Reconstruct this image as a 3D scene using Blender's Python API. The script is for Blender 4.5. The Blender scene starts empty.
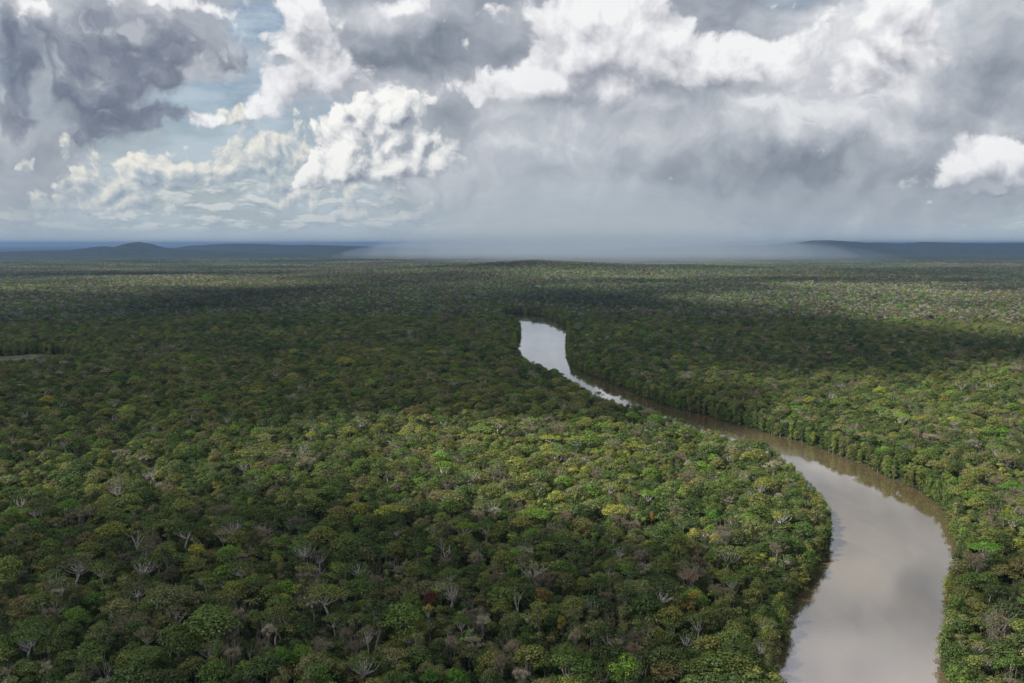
import bpy, math, random
import numpy as np
from mathutils import Vector, noise as mnoise
rad = math.radians
random.seed(11)
rng = np.random.default_rng(11)
sc = bpy.context.scene
COL = sc.collection

# ------------------------------------------------------------------ camera
CAM_Z = 235.0
PITCH = 5.6                      # degrees below the horizon
FPX = 1024 * 35.0 / 36.0         # focal length in photograph pixels
cd = bpy.data.cameras.new('camera')
cd.lens = 35; cd.sensor_width = 36; cd.clip_start = 1.0; cd.clip_end = 400000
cam = bpy.data.objects.new('camera', cd); COL.objects.link(cam)
cam.location = (0, 0, CAM_Z); cam.rotation_euler = (rad(90 - PITCH), 0, 0)
sc.camera = cam

# ------------------------------------------------------------------ exposure
sc.view_settings.view_transform = 'Standard'
sc.view_settings.look = 'None'
sc.view_settings.gamma = 1.0
sc.view_settings.use_curve_mapping = False
sc.view_settings.exposure = 0.90
sc.render.engine = 'CYCLES'
sc.cycles.use_denoising = True
sc.cycles.max_bounces = 6
sc.cycles.diffuse_bounces = 2
sc.cycles.glossy_bounces = 2
sc.cycles.transmission_bounces = 3
sc.cycles.transparent_max_bounces = 12
sc.cycles.volume_bounces = 0

# ------------------------------------------------------------------ sun
SUN_EL, SUN_AZ = 48.0, -108.0    # azimuth clockwise from the view direction (+Y)
sdir = Vector((math.sin(rad(SUN_AZ)) * math.cos(rad(SUN_EL)),
               math.cos(rad(SUN_AZ)) * math.cos(rad(SUN_EL)), math.sin(rad(SUN_EL))))
sl = bpy.data.lights.new('sun', 'SUN'); sl.energy = 5.0; sl.angle = rad(0.5); sl.color = (1.0, 0.94, 0.84)
so = bpy.data.objects.new('sun', sl); COL.objects.link(so)
so.rotation_euler = sdir.to_track_quat('Z', 'Y').to_euler()

# ------------------------------------------------------------------ node helper
class G:
    """small expression builder on a node tree"""
    def __init__(s, nt): s.nt = nt
    def n(s, t, **kw):
        x = s.nt.nodes.new(t)
        for k, v in kw.items(): setattr(x, k, v)
        return x
    def put(s, sock, v):
        if isinstance(v, bpy.types.NodeSocket): s.nt.links.new(v, sock)
        elif v is not None: sock.default_value = v
    def m(s, op, a, b=None, c=None, clamp=False):
        x = s.n('ShaderNodeMath', operation=op, use_clamp=clamp)
        s.put(x.inputs[0], a); s.put(x.inputs[1], b) if b is not None else 0
        if c is not None: s.put(x.inputs[2], c)
        return x.outputs[0]
    def v(s, op, a, b=None, c=None, scale=None):
        x = s.n('ShaderNodeVectorMath', operation=op)
        s.put(x.inputs[0], a)
        if b is not None: s.put(x.inputs[1], b)
        if c is not None: s.put(x.inputs[2], c)
        if scale is not None: s.put(x.inputs['Scale'], scale)
        return x.outputs[1] if op in ('DOT_PRODUCT', 'LENGTH') else x.outputs[0]
    def xyz(s, x, y, z=0.0):
        c = s.n('ShaderNodeCombineXYZ'); s.put(c.inputs[0], x); s.put(c.inputs[1], y); s.put(c.inputs[2], z)
        return c.outputs[0]
    def sep(s, a):
        c = s.n('ShaderNodeSeparateXYZ'); s.put(c.inputs[0], a); return c.outputs
    def noise(s, vec, scale, detail=4, rough=0.55, dist=0.0, lac=2.0, col=False, dim='2D'):
        x = s.n('ShaderNodeTexNoise', noise_dimensions=dim); s.put(x.inputs['Vector'], vec)
        x.inputs['Scale'].default_value = scale; x.inputs['Detail'].default_value = detail
        x.inputs['Roughness'].default_value = rough; x.inputs['Distortion'].default_value = dist
        x.inputs['Lacunarity'].default_value = lac
        return x.outputs['Color' if col else 'Fac']
    def voro(s, vec, scale, detail=3, rough=0.5, smooth=0.6, dim='2D'):
        x = s.n('ShaderNodeTexVoronoi', voronoi_dimensions=dim, feature='F1')
        s.put(x.inputs['Vector'], vec); x.inputs['Scale'].default_value = scale
        x.inputs['Detail'].default_value = detail; x.inputs['Roughness'].default_value = rough
        return x.outputs['Distance']
    def ss(s, x, a, b, lo=0.0, hi=1.0, kind='SMOOTHSTEP'):
        r = s.n('ShaderNodeMapRange', interpolation_type=kind)
        s.put(r.inputs['Value'], x); s.put(r.inputs['From Min'], a); s.put(r.inputs['From Max'], b)
        s.put(r.inputs['To Min'], lo); s.put(r.inputs['To Max'], hi)
        return r.outputs[0]
    def mix(s, f, a, b, blend='MIX'):
        x = s.n('ShaderNodeMix', data_type='RGBA', blend_type=blend)
        def c(v): return (*v, 1.0) if isinstance(v, tuple) and len(v) == 3 else v
        s.put(x.inputs[0], f); s.put(x.inputs[6], c(a)); s.put(x.inputs[7], c(b))
        return x.outputs[2]
    def ramp(s, f, stops, mode='LINEAR'):
        x = s.n('ShaderNodeValToRGB'); x.color_ramp.interpolation = mode
        e = x.color_ramp.elements
        while len(e) < len(stops): e.new(0.5)
        for k, (p, c) in enumerate(stops): e[k].position = p; e[k].color = (*c, 1.0)
        s.put(x.inputs[0], f); return x.outputs[0]

def lin(r, g, b):
    f = lambda c: (c / 255 / 12.92) if c <= 10 else ((c / 255 + 0.055) / 1.055) ** 2.4
    return (f(r), f(g), f(b))

def sky_uv(px, py):
    """direction of a spot of sky as (azimuth, elevation) in radians"""
    x, y, z = (px - 512) / FPX, 1.0, (341.5 - py) / FPX
    p = rad(PITCH)
    yy, zz = y * math.cos(p) + z * math.sin(p), -y * math.sin(p) + z * math.cos(p)
    return math.atan2(x, yy), math.atan2(zz, math.hypot(x, yy))

# ------------------------------------------------------------------ sky
W = bpy.data.worlds.new('World'); sc.world = W; W.use_nodes = True
nt = W.node_tree; nt.nodes.clear(); g = G(nt)
tc = g.n('ShaderNodeTexCoord'); d = g.v('NORMALIZE', tc.outputs['Generated'])
dx, dy, dz = g.sep(d)
az = g.m('ARCTAN2', dx, dy); el = g.m('ARCSINE', dz)
P0 = g.xyz(az, el)
nish = g.n('ShaderNodeTexSky', sky_type='NISHITA', sun_disc=False, sun_elevation=rad(SUN_EL), sun_rotation=rad(SUN_AZ))
nish.air_density = 1.0; nish.dust_density = 1.6; nish.altitude = 200
clear = g.v('SCALE', nish.outputs[0], scale=0.10)

# wandering of the cloud outlines
wc = g.noise(P0, 9.0, 3, 0.6, col=True)
wv = g.v('SCALE', g.v('SUBTRACT', wc, (0.5, 0.5, 0.5)), scale=0.055)
wc2 = g.noise(P0, 34.0, 3, 0.6, col=True)
wv2 = g.v('SCALE', g.v('SUBTRACT', wc2, (0.5, 0.5, 0.5)), scale=0.018)
WARP = g.v('ADD', wv, wv2)
LIGHT = (-0.0105, 0.0150, 0.0)      # towards the sun, on the sky

def field(p, blobs, base=0.0):
    """cloud mass: sum of soft ellipses (sky spot x, y, half width, half height, weight, tilt in degrees)"""
    acc = None
    for b in blobs:
        x, y, rx, ry, w = b[:5]; t = rad(b[5]) if len(b) > 5 else 0.0
        u, v = sky_uv(x, y)
        if t:
            rot = g.n('ShaderNodeVectorRotate', rotation_type='Z_AXIS'); g.put(rot.inputs['Vector'], p)
            rot.inputs['Center'].default_value = (u, v, 0); rot.inputs['Angle'].default_value = -t
            pp = rot.outputs[0]
        else: pp = p
        sx, sy = FPX / rx, FPX / ry
        q = g.v('MULTIPLY_ADD', pp, (sx, sy, 0), (-u * sx, -v * sy, 0))
        e = g.m('POWER', 0.36788, g.v('DOT_PRODUCT', q, q))
        acc = g.m('MULTIPLY_ADD', e, w, acc if acc is not None else base)
    return acc

def billow(p, sc_, det=3, a=0.5, b=0.5):
    vo = g.voro(p, sc_, det + 1, 0.5)
    no = g.noise(p, sc_ * 1.3, 7, 0.58)
    return g.m('ADD', g.m('MULTIPLY', g.m('SUBTRACT', 0.42, vo), a), g.m('MULTIPLY', g.m('SUBTRACT', no, 0.5), b))

def layer(blobs, scale, amp, t0, t1, light=LIGHT, kE=0.5, kB=1.0, bias=0.5, warp=1.0, a=0.7, b=1.1, seed=0.0, det=3, base_soft=0.8):
    """returns (alpha, lit) of one bank of clouds; lit compares the mass here with the mass towards the sun"""
    wp = g.v('MULTIPLY_ADD', WARP, (warp, warp, 0), P0)
    E, B = [], []
    for n_, off in enumerate(((0, 0, 0), light)):
        p = g.v('ADD', wp, off) if n_ else wp
        E.append(field(p, blobs)); pb_ = g.v('ADD', wp, tuple(o * 0.7 for o in off)) if n_ else wp
        B.append(billow(g.v('ADD', pb_, (seed, seed * 0.7, 0)), scale, det, a, b))
    litv = g.m('MULTIPLY_ADD', g.m('SUBTRACT', E[0], E[1]), kE, bias)
    litv = g.m('MULTIPLY_ADD', g.m('SUBTRACT', B[0], B[1]), kB, litv, clamp=True)
    # crisp sunny tops, bases that dissolve into the grey behind
    soft_ = g.m('MULTIPLY_ADD', g.ss(g.m('SUBTRACT', E[0], E[1]), -0.35, 0.10), -base_soft, t1 + base_soft)
    alpha = g.ss(g.m('MULTIPLY_ADD', B[0], amp, E[0]), t0, soft_)
    return alpha, litv

# open sky between the clouds, pale towards the horizon
hz = g.m('POWER', 2.718, g.m('MULTIPLY', g.m('ABSOLUTE', el), -15.0))
col0 = g.mix(g.m('MULTIPLY', hz, 0.80, clamp=True), clear, lin(170, 190, 204))

# ---- the broad cloud cover in every direction (coarse)
cv = g.v('MULTIPLY', g.v('ADD', d, (0.3, 0.1, 0.0)), (1.0, 1.0, 1.8))
n1 = g.noise(cv, 2.6, 5, 0.55, dim='3D')
n2 = g.noise(g.v('ADD', cv, tuple(sdir * 0.10)), 2.6, 4, 0.55, dim='3D')
cova = g.ss(n1, 0.36, 0.52)
covl = g.m('MULTIPLY_ADD', g.m('SUBTRACT', n1, n2), 3.0, 0.55, clamp=True)
ctone = g.ramp(covl, [(0.0, lin(140, 146, 164)), (0.4, lin(184, 188, 202)), (0.7, lin(222, 222, 230)), (1.0, lin(248, 246, 248))])
coarse = g.mix(g.m('MULTIPLY', cova, 0.93), col0, ctone)
coarse = g.mix(g.m('MULTIPLY', hz, 0.9, clamp=True), coarse, lin(172, 184, 195))

# ---- the part of the sky ahead, in detail
col = col0
thin = g.noise(g.v('MULTIPLY', P0, (3.0, 11.0, 1)), 3.0, 5, 0.6)
col = g.mix(g.ss(thin, 0.36, 0.66, 0.0, 0.75), col, lin(190, 204, 215))
# low rows of small clouds just above the horizon
lowp = g.v('MULTIPLY', g.v('ADD', P0, g.v('SCALE', WARP, scale=0.25)), (1.0, 3.8, 1))
lowA, lowB = g.noise(lowp, 26.0, 6, 0.64), g.noise(g.v('ADD', lowp, (-0.006, 0.026, 0)), 26.0, 6, 0.64)
band = g.m('MULTIPLY', g.ss(el, 0.006, 0.020), g.ss(el, 0.085, 0.045))
lowa = g.m('MULTIPLY', g.ss(lowA, 0.42, 0.56), band)
lowl = g.m('MULTIPLY_ADD', g.m('SUBTRACT', lowA, lowB), 5.0, 0.35, clamp=True)
col = g.mix(g.m('MULTIPLY', lowa, 0.8), col, g.mix(lowl, lin(146, 163, 178), lin(224, 226, 222)))

# grey sheet: right half and the upper left
sheet_blobs = [(700, 150, 230, 110, 0.8), (930, 90, 220, 150, 0.8), (560, 60, 170, 90, 0.75), (470, 170, 110, 60, 0.6),
               (30, 60, 150, 110, 0.7), (400, 30, 110, 80, 0.8), (180, 40, 90, 60, 0.6), (262, 20, 22, 12, -1.2), (210, 100, 44, 10, -0.5), (40, 160, 80, 60, 0.35), (860, 205, 260, 26, 0.3)]
fs = field(g.v('ADD', P0, WARP), sheet_blobs)
bil = billow(g.v('ADD', P0, wv2), 8.0, 3, 0.5, 0.9)
fs = g.m('ADD', fs, g.ss(el, 0.18, 0.26, 0.0, 0.5))
shA = g.ss(g.m('MULTIPLY_ADD', bil, 0.9, fs), 0.16, 0.66)
PW = g.v('ADD', P0, WARP)
pm = g.v('MULTIPLY', PW, (1.0, 1.25, 1))
m1 = billow(pm, 10.0, 4, 1.1, 1.1)
m2 = billow(g.v('ADD', pm, (-0.011, 0.020, 0)), 10.0, 4, 1.1, 1.1)
tone_blobs = [(830, 168, 110, 20, -0.28), (985, 80, 46, 34, -0.34, 40), (415, 58, 58, 26, -0.50, 10), (455, 150, 46, 40, -0.20), (1010, 195, 70, 16, -0.3),
              (470, 30, 40, 26, -0.25), (735, 18, 40, 26, -0.16), (720, 182, 130, 18, -0.10), (540, 145, 80, 44, 0.24), (760, 150, 30, 26, -0.10),
              (860, 50, 70, 70, 0.34), (940, 30, 80, 44, 0.28), (800, 110, 60, 34, 0.24, 30), (905, 122, 60, 28, 0.22, 20), (600, 118, 90, 20, 0.10), (400, 8, 70, 14, 0.35), (365, 90, 40, 18, 0.15),
              (30, 20, 50, 14, 0.25), (230, 60, 40, 26, 0.12), (540, 190, 60, 20, 0.08), (840, 118, 40, 16, 0.12), (700, 100, 90, 10, -0.22), (790, 84, 30, 12, -0.18)]
dk = field(g.v('MULTIPLY_ADD', WARP, (1.3, 1.3, 0), P0), tone_blobs)
litS = g.m('MULTIPLY_ADD', g.m('SUBTRACT', m1, m2), 0.42, 0.52)
litS = g.m('ADD', litS, g.m('MULTIPLY', g.m('SUBTRACT', g.noise(PW, 5.0, 6, 0.62), 0.5), 0.6))
litS = g.m('ADD', litS, g.ss(el, 0.24, 0.33, 0.0, 0.42))
litS = g.m('ADD', litS, dk, clamp=True)
sheet = g.ramp(litS, [(0.0, lin(118, 127, 139)), (0.30, lin(150, 157, 168)), (0.55, lin(174, 179, 187)), (0.8, lin(200, 203, 209)), (1.0, lin(228, 229, 232))])
col = g.mix(g.m('MULTIPLY', shA, 0.96), col, sheet)

# far cream cumulus at the left, low
L1 = [(262, 145, 36, 24, 1.0), (225, 172, 55, 20, 0.9), (165, 170, 40, 18, 0.8), (115, 188, 60, 18, 0.65), (330, 194, 60, 14, 0.7),
      (205, 198, 80, 12, 0.7), (306, 148, 30, 26, 0.6), (50, 175, 50, 24, 0.4), (210, 116, 48, 10, 0.85), (90, 208, 60, 10, 0.6),
      (385, 212, 60, 9, 0.6), (170, 216, 90, 8, 0.55), (125, 160, 30, 12, 0.4), (60, 130, 40, 20, 0.4)]
a1, l1 = layer(L1, 30, 1.1, 0.16, 0.46, kE=0.7, kB=0.95, bias=0.50, a=0.9, b=0.9, base_soft=0.35, warp=0.6, light=(-0.006, 0.0085, 0), seed=1.7)
c1 = g.ramp(l1, [(0.0, lin(134, 152, 170)), (0.45, lin(178, 188, 196)), (0.75, lin(218, 219, 214)), (1.0, lin(244, 241, 230))])
col = g.mix(g.m('MULTIPLY', a1, 0.93), col, c1)

# soft bright cumulus of the upper sky
L3 = [(600, 22, 54, 48, 1.25), (570, 50, 44, 30, 0.6), (640, 52, 70, 38, 1.1), (510, 84, 44, 22, 0.72), (475, 94, 26, 16, 0.5), (548, 82, 50, 26, 0.6), (705, 66, 66, 26, 0.9), (775, 54, 30, 22, 0.9),
      (745, 74, 56, 18, 0.75), (690, 20, 40, 24, 0.5), (620, 88, 90, 14, 0.55), (285, 16, 56, 32, 0.8), (312, 56, 56, 34, 0.75), (278, 92, 46, 22, 0.85), (345, 90, 54, 24, 0.6),
      (25, 12, 40, 10, 0.8), (90, 5, 34, 10, 0.6), (400, 4, 80, 14, 0.75), (500, 6, 40, 12, 0.45), (868, 40, 56, 52, 0.74), (935, 20, 80, 50, 0.62), (900, 90, 60, 34, 0.45, 20), (835, 100, 60, 26, 0.50, 25), (200, 6, 40, 12, 0.7), (215, 117, 52, 9, 0.95),
      (464, 50, 14, 16, 0.75), (925, 186, 34, 8, 0.6), (958, 172, 26, 12, 0.75), (990, 152, 28, 16, 0.8), (1018, 132, 26, 18, 0.85), (1022, 164, 20, 10, 0.6), (975, 142, 26, 12, 0.5), (1000, 176, 30, 9, 0.5), (945, 158, 18, 8, 0.3), (395, 160, 70, 34, 0.45), (150, 6, 30, 8, 0.5), (262, 20, 18, 10, -1.2), (286, 64, 10, 8, -0.8)]
a3, l3 = layer(L3, 20, 1.10, 0.12, 0.50, kE=0.46, kB=0.72, bias=0.57, warp=0.55, a=0.9, b=1.0, base_soft=0.5, light=(-0.010, 0.024, 0), seed=5.3, det=4)
c3 = g.ramp(l3, [(0.0, lin(142, 148, 160)), (0.30, lin(178, 181, 189)), (0.55, lin(210, 211, 216)), (0.8, lin(234, 234, 237)), (1.0, lin(250, 250, 250))])
col = g.mix(g.m('MULTIPLY', a3, 0.90), col, c3)

# tall white cumulus towers
L2 = [(348, 148, 34, 38, 1.25), (385, 114, 28, 26, 1.05), (322, 178, 30, 20, 0.95), (382, 178, 62, 15, 0.95), (420, 126, 44, 34, 0.62), (428, 160, 46, 28, 0.6),
      (1004, 142, 24, 12, 0.5), (446, 98, 30, 14, 0.5)]
a2, l2 = layer(L2, 27, 0.90, 0.26, 0.52, kE=0.55, kB=0.92, bias=0.60, warp=0.55, a=1.0, b=0.9, base_soft=0.45, light=(-0.012, 0.009, 0), seed=3.1, det=4)
c2 = g.ramp(l2, [(0.0, lin(128, 139, 154)), (0.35, lin(172, 178, 186)), (0.66, lin(222, 223, 224)), (1.0, lin(252, 251, 247))])
col = g.mix(g.m('MULTIPLY', a2, 0.97), col, c2)

# ragged dark clouds at the upper left
L4 = [(20, 50, 50, 34, 0.6), (10, 90, 40, 24, 0.5), (60, 60, 56, 40, 0.8), (130, 62, 70, 36, 0.85), (205, 52, 56, 26, 0.62), (10, 115, 34, 34, 0.75), (95, 95, 40, 22, 0.65), (166, 119, 34, 12, 1.35),
      (108, 130, 36, 13, 1.0, 30), (14, 160, 26, 12, 0.8), (110, 25, 60, 18, 0.5), (150, 92, 40, 16, 0.6), (1003, 180, 44, 11, 0.85), (425, 52, 44, 22, 0.45), (250, 60, 30, 18, 0.35),
      (41, 88, 10, 20, -1.3), (135, 102, 16, 7, -0.5)]
a4, l4 = layer(L4, 15, 1.9, 0.12, 0.80, kE=0.35, kB=1.2, bias=0.46, base_soft=0.3, warp=1.0, light=(-0.012, 0.020, 0), seed=7.9)
c4 = g.ramp(l4, [(0.0, lin(86, 96, 116)), (0.45, lin(112, 121, 140)), (0.8, lin(142, 149, 163)), (1.0, lin(180, 184, 192))])
col = g.mix(g.m('MULTIPLY', a4, 0.86), col, c4)

# haze and rain veil low down
veil = g.m('POWER', 2.718, g.m('MULTIPLY', g.m('ABSOLUTE', el), -34.0))
col = g.mix(g.m('MULTIPLY', veil, 0.85, clamp=True), col, lin(184, 199, 208))
rain = field(P0, [(600, 225, 210, 45, 0.70), (20, 215, 60, 40, 0.45), (820, 225, 120, 30, 0.30), (560, 150, 70, 60, 0.25)])
strk = g.noise(g.v('MULTIPLY', g.v('ADD', P0, g.v('MULTIPLY', g.xyz(el, el, 0.0), (-0.35, 0, 0))), (1.0, 0.10, 1)), 42.0, 4, 0.6)
rain = g.m('MULTIPLY', rain, g.ss(strk, 0.3, 0.7, 0.65, 1.15))
col = g.mix(g.m('MINIMUM', rain, 0.8), col, lin(160, 171, 182))

# detail only where the cloud banks ahead are
win = g.m('MULTIPLY', g.ss(g.m('ABSOLUTE', az), 0.66, 0.50), g.m('MULTIPLY', g.ss(el, 0.42, 0.32), g.ss(el, -0.030, -0.012)))
b1 = g.n('ShaderNodeBackground'); g.put(b1.inputs[0], coarse); g.put(b1.inputs[1], g.ss(el, 0.50, 0.95, 0.98, 0.31))
b2 = g.n('ShaderNodeBackground'); g.put(b2.inputs[0], col); b2.inputs[1].default_value = 0.54
ms = g.n('ShaderNodeMixShader'); g.put(ms.inputs[0], win)
nt.links.new(b1.outputs[0], ms.inputs[1]); nt.links.new(b2.outputs[0], ms.inputs[2])
out = g.n('ShaderNodeOutputWorld'); nt.links.new(ms.outputs[0], out.inputs[0])
W.cycles.sampling_method = 'MANUAL'; W.cycles.sample_map_resolution = 512

# ------------------------------------------------------------------ places on the ground
def place(px, py, z=0.0):
    x, y, zz = (px - 512) / FPX, 1.0, (341.5 - py) / FPX
    p = rad(PITCH)
    yy, zw = y * math.cos(p) + zz * math.sin(p), -y * math.sin(p) + zz * math.cos(p)
    t = (z - CAM_Z) / zw
    return x * t, yy * t

def to_px(x, y, z):
    """where a spot of the world falls in the photograph (used only to choose and describe trees)"""
    p = rad(PITCH)
    z = z - CAM_Z
    yy = y * math.cos(p) - z * math.sin(p); zz = y * math.sin(p) + z * math.cos(p)
    return 512 + FPX * x / yy, 341.5 - FPX * zz / yy, yy

LEFT = [(772, 683, 8), (776, 640, 8), (784, 606, 9), (800, 578, 9), (820, 553, 6), (824, 528, 8), (820, 505, 12), (808, 480, 18), (795, 461, 22),
        (773, 446, 22), (746, 436, 22), (709, 427.3, 24), (675, 416.8, 24), (640, 406, 24), (615, 399.3, 24), (588, 390.2, 24), (570, 377, 22),
        (548, 368, 22), (524, 357, 22), (514, 348, 12), (518, 334, 8), (518, 322, 8)]
RIGHT = [(942, 683, 0), (950, 644, 0), (952, 615, 0), (960, 574, 0), (967, 556, 0), (960, 535, 0), (942, 507, 0), (922, 491, 0), (887, 477, 0),
         (852, 460, 0), (808, 444, 0), (767, 432, 0), (725, 421, 0), (684, 411, 0), (649, 398, 0), (603, 379, 0), (579, 370, 0),
         (571, 360, 0), (567, 345, 0), (570, 330, 0), (558, 321, 0), (540, 316, 0), (524, 314, 0)]
LW = [(95, -400), (110, 150)] + [place(*p) for p in LEFT]
RW = [(190, -400), (200, 150)] + [place(*p) for p in RIGHT]
lx, ly = LW[-1]; rx_, ry_ = RW[-1]
LW += [(lx - 12, ly + 40), (lx - 40, ly + 70)]
RW += [(rx_ - 30, ry_ + 4), (rx_ - 70, ry_ - 20)]
def smooth(pts, n=3):
    P = np.array(pts, float)
    for _ in range(n):
        Q = np.empty((len(P) * 2, 2)); Q[0] = P[0]; Q[-1] = P[-1]
        a, b = P[:-1], P[1:]
        Q[1:-1:2] = a * 0.75 + b * 0.25; Q[2:-1:2] = a * 0.25 + b * 0.75
        P = Q
    return P
def ragged(P, seed):
    seg = np.hypot(*np.diff(P, axis=0).T); cum = np.concatenate([[0], np.cumsum(seg)]); s_ = np.arange(0, cum[-1], 9.0)
    Q = np.stack([np.interp(s_, cum, P[:, 0]), np.interp(s_, cum, P[:, 1])], 1)
    T_ = np.gradient(Q, axis=0); T_ /= np.linalg.norm(T_, axis=1, keepdims=True)
    w = (fnoise(s_, s_ * 0, 70, seed, 3) - 0.5) * 15
    return Q + np.stack([-T_[:, 1], T_[:, 0]], 1) * w[:, None]
LWs, RWs = smooth(LW, 2), smooth(RW, 2)

POLY = None
def river_sd(X, Y):
    """distance to the bank, negative on the water"""
    X = np.asarray(X, float).ravel(); Y = np.asarray(Y, float).ravel()
    out_ = np.full(X.shape, 5000.0)
    near = (X > POLY[:, 0].min() - 900) & (X < POLY[:, 0].max() + 900) & (Y > -1300) & (Y < POLY[:, 1].max() + 900)
    idx = np.nonzero(near)[0]
    A = POLY; B = np.roll(POLY, -1, 0)
    for s0 in range(0, len(idx), 40000):
        ii = idx[s0:s0 + 40000]; x = X[ii][:, None]; y = Y[ii][:, None]
        dxv = (B[:, 0] - A[:, 0])[None]; dyv = (B[:, 1] - A[:, 1])[None]
        t = ((x - A[:, 0]) * dxv + (y - A[:, 1]) * dyv) / (dxv ** 2 + dyv ** 2 + 1e-9)
        t = np.clip(t, 0, 1)
        dd = np.sqrt(((x - A[:, 0] - t * dxv) ** 2 + (y - A[:, 1] - t * dyv) ** 2).min(1))
        cr = ((A[:, 1][None] > y) != (B[:, 1][None] > y)) & (x < (dxv) * (y - A[:, 1]) / (dyv + 1e-12) + A[:, 0])
        out_[ii] = np.where(cr.sum(1) % 2 == 1, -dd, dd)
    return out_

def vnoise(X, Y, s, seed=0):
    """smooth value noise in 0..1"""
    r = np.random.default_rng(seed).random((256, 256))
    x = X / s + 61.3 * (seed + 1); y = Y / s + 17.7 * (seed + 1)
    x0 = np.floor(x).astype(int); y0 = np.floor(y).astype(int); fx = x - x0; fy = y - y0
    fx = fx * fx * (3 - 2 * fx); fy = fy * fy * (3 - 2 * fy)
    q = lambda i, j: r[i % 256, j % 256]
    return (q(x0, y0) * (1 - fx) + q(x0 + 1, y0) * fx) * (1 - fy) + (q(x0, y0 + 1) * (1 - fx) + q(x0 + 1, y0 + 1) * fx) * fy
def fnoise(X, Y, s, seed=0, o=3):
    a, t, w = 0, 0, 1.0
    for k in range(o):
        a = a + w * vnoise(X, Y, s / 2 ** k, seed + k); t += w; w *= 0.5
    return a / t

LWs, RWs = ragged(LWs, 33), ragged(RWs, 44)
POLY = np.vstack([LWs, RWs[::-1]])
CLEAR = place(-30, 367.5, 4)
def clearing(X, Y):
    u = (X - CLEAR[0]) / 200.0; v = (Y - CLEAR[1]) / 200.0
    return u * u + v * v + (fnoise(X, Y, 90, 5) - 0.5) * 1.2

RX = np.array([-9000, -3200, -1490, -900, -507, 0, 197, 450, 900, 1323, 2000, 2730, 3600, 5500, 9000])
RH = np.array([4, 0, 8, 34, 56, 72, 80, 64, 52, 50, 42, 36, 30, 20, 6.0])
def land(X, Y, sd=None):
    X = np.asarray(X, float); Y = np.asarray(Y, float); shp = X.shape
    X = X.ravel(); Y = Y.ravel()
    if sd is None: sd = river_sd(X, Y)
    inl = np.clip((sd - 30) / 600, 0, 1); inl = inl * inl * (3 - 2 * inl)
    h = 2.2 + inl * ((fnoise(X, Y, 900, 1) - 0.42) * 26 + (fnoise(X, Y, 260, 4) - 0.45) * 9)
    crest = 7000 + (vnoise(X, Y * 0, 1500, 8) - 0.5) * 700
    w = np.where(Y < crest, 1500, 1300.0)
    h += np.interp(X, RX, RH) * np.exp(-((Y - crest) / w) ** 2) * (0.86 + 0.28 * fnoise(X, Y, 420, 9))
    # low rise behind the clearing
    h += 13 * np.exp(-((X + 1250) / 700) ** 2 - ((Y - 2750) / 260) ** 2)
    b = np.clip(sd / 7.0, -1, 1)
    h = np.where(sd < 14, np.minimum(h, -0.9 + 3.2 * np.clip((sd + 4) / 9.0, -0.6, 1)), h)
    return h.reshape(shp)

def mesh_obj(name, verts, faces, mat=None, smooth_=False, link=True):
    me = bpy.data.meshes.new(name); me.from_pydata(verts, [], faces) if not isinstance(verts, np.ndarray) else fast_mesh(me, verts, faces)
    if mat: me.materials.append(mat)
    if smooth_: me.polygons.foreach_set('use_smooth', [True] * len(me.polygons))
    me.update()
    o = bpy.data.objects.new(name, me)
    if link: COL.objects.link(o)
    return o
def fast_mesh(me, V, F):
    V = np.asarray(V, np.float32); F = np.asarray(F, np.int32); k = F.shape[1]
    me.vertices.add(len(V)); me.vertices.foreach_set('co', V.ravel())
    me.loops.add(F.size); me.loops.foreach_set('vertex_index', F.ravel())
    me.polygons.add(len(F)); me.polygons.foreach_set('loop_start', np.arange(0, F.size, k, dtype=np.int32))
    me.update(calc_edges=True)
def grid_faces(nx, ny):
    i, j = np.meshgrid(np.arange(nx - 1), np.arange(ny - 1), indexing='ij'); a = (i * ny + j).ravel()
    return np.stack([a, a + ny, a + ny + 1, a + 1], 1)
def material(name):
    m = bpy.data.materials.new(name); m.use_nodes = True; m.node_tree.nodes.clear()
    gg = G(m.node_tree); return m, gg, gg.n('ShaderNodeOutputMaterial')

# ------------------------------------------------------------------ ground
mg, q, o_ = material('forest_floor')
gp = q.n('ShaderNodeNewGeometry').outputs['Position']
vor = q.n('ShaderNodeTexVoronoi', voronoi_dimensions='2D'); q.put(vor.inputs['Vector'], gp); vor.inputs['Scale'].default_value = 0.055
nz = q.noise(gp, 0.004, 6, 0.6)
base = q.ramp(q.sep(vor.outputs['Color'])[0], [(0, (0.014, 0.022, 0.010)), (0.5, (0.022, 0.032, 0.014)), (0.85, (0.034, 0.042, 0.02)), (1, (0.05, 0.05, 0.035))])  # colours kept dark to stand in for cloud shadow over the far plain
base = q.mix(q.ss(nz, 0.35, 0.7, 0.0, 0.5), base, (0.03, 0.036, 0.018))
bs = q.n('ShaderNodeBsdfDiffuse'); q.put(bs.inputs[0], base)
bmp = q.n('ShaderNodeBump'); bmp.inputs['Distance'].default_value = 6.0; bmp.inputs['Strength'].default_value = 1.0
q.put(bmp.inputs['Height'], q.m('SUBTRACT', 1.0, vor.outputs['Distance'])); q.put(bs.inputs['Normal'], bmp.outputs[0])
m = mg.node_tree; m.links.new(bs.outputs[0], o_.inputs[0])

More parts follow.
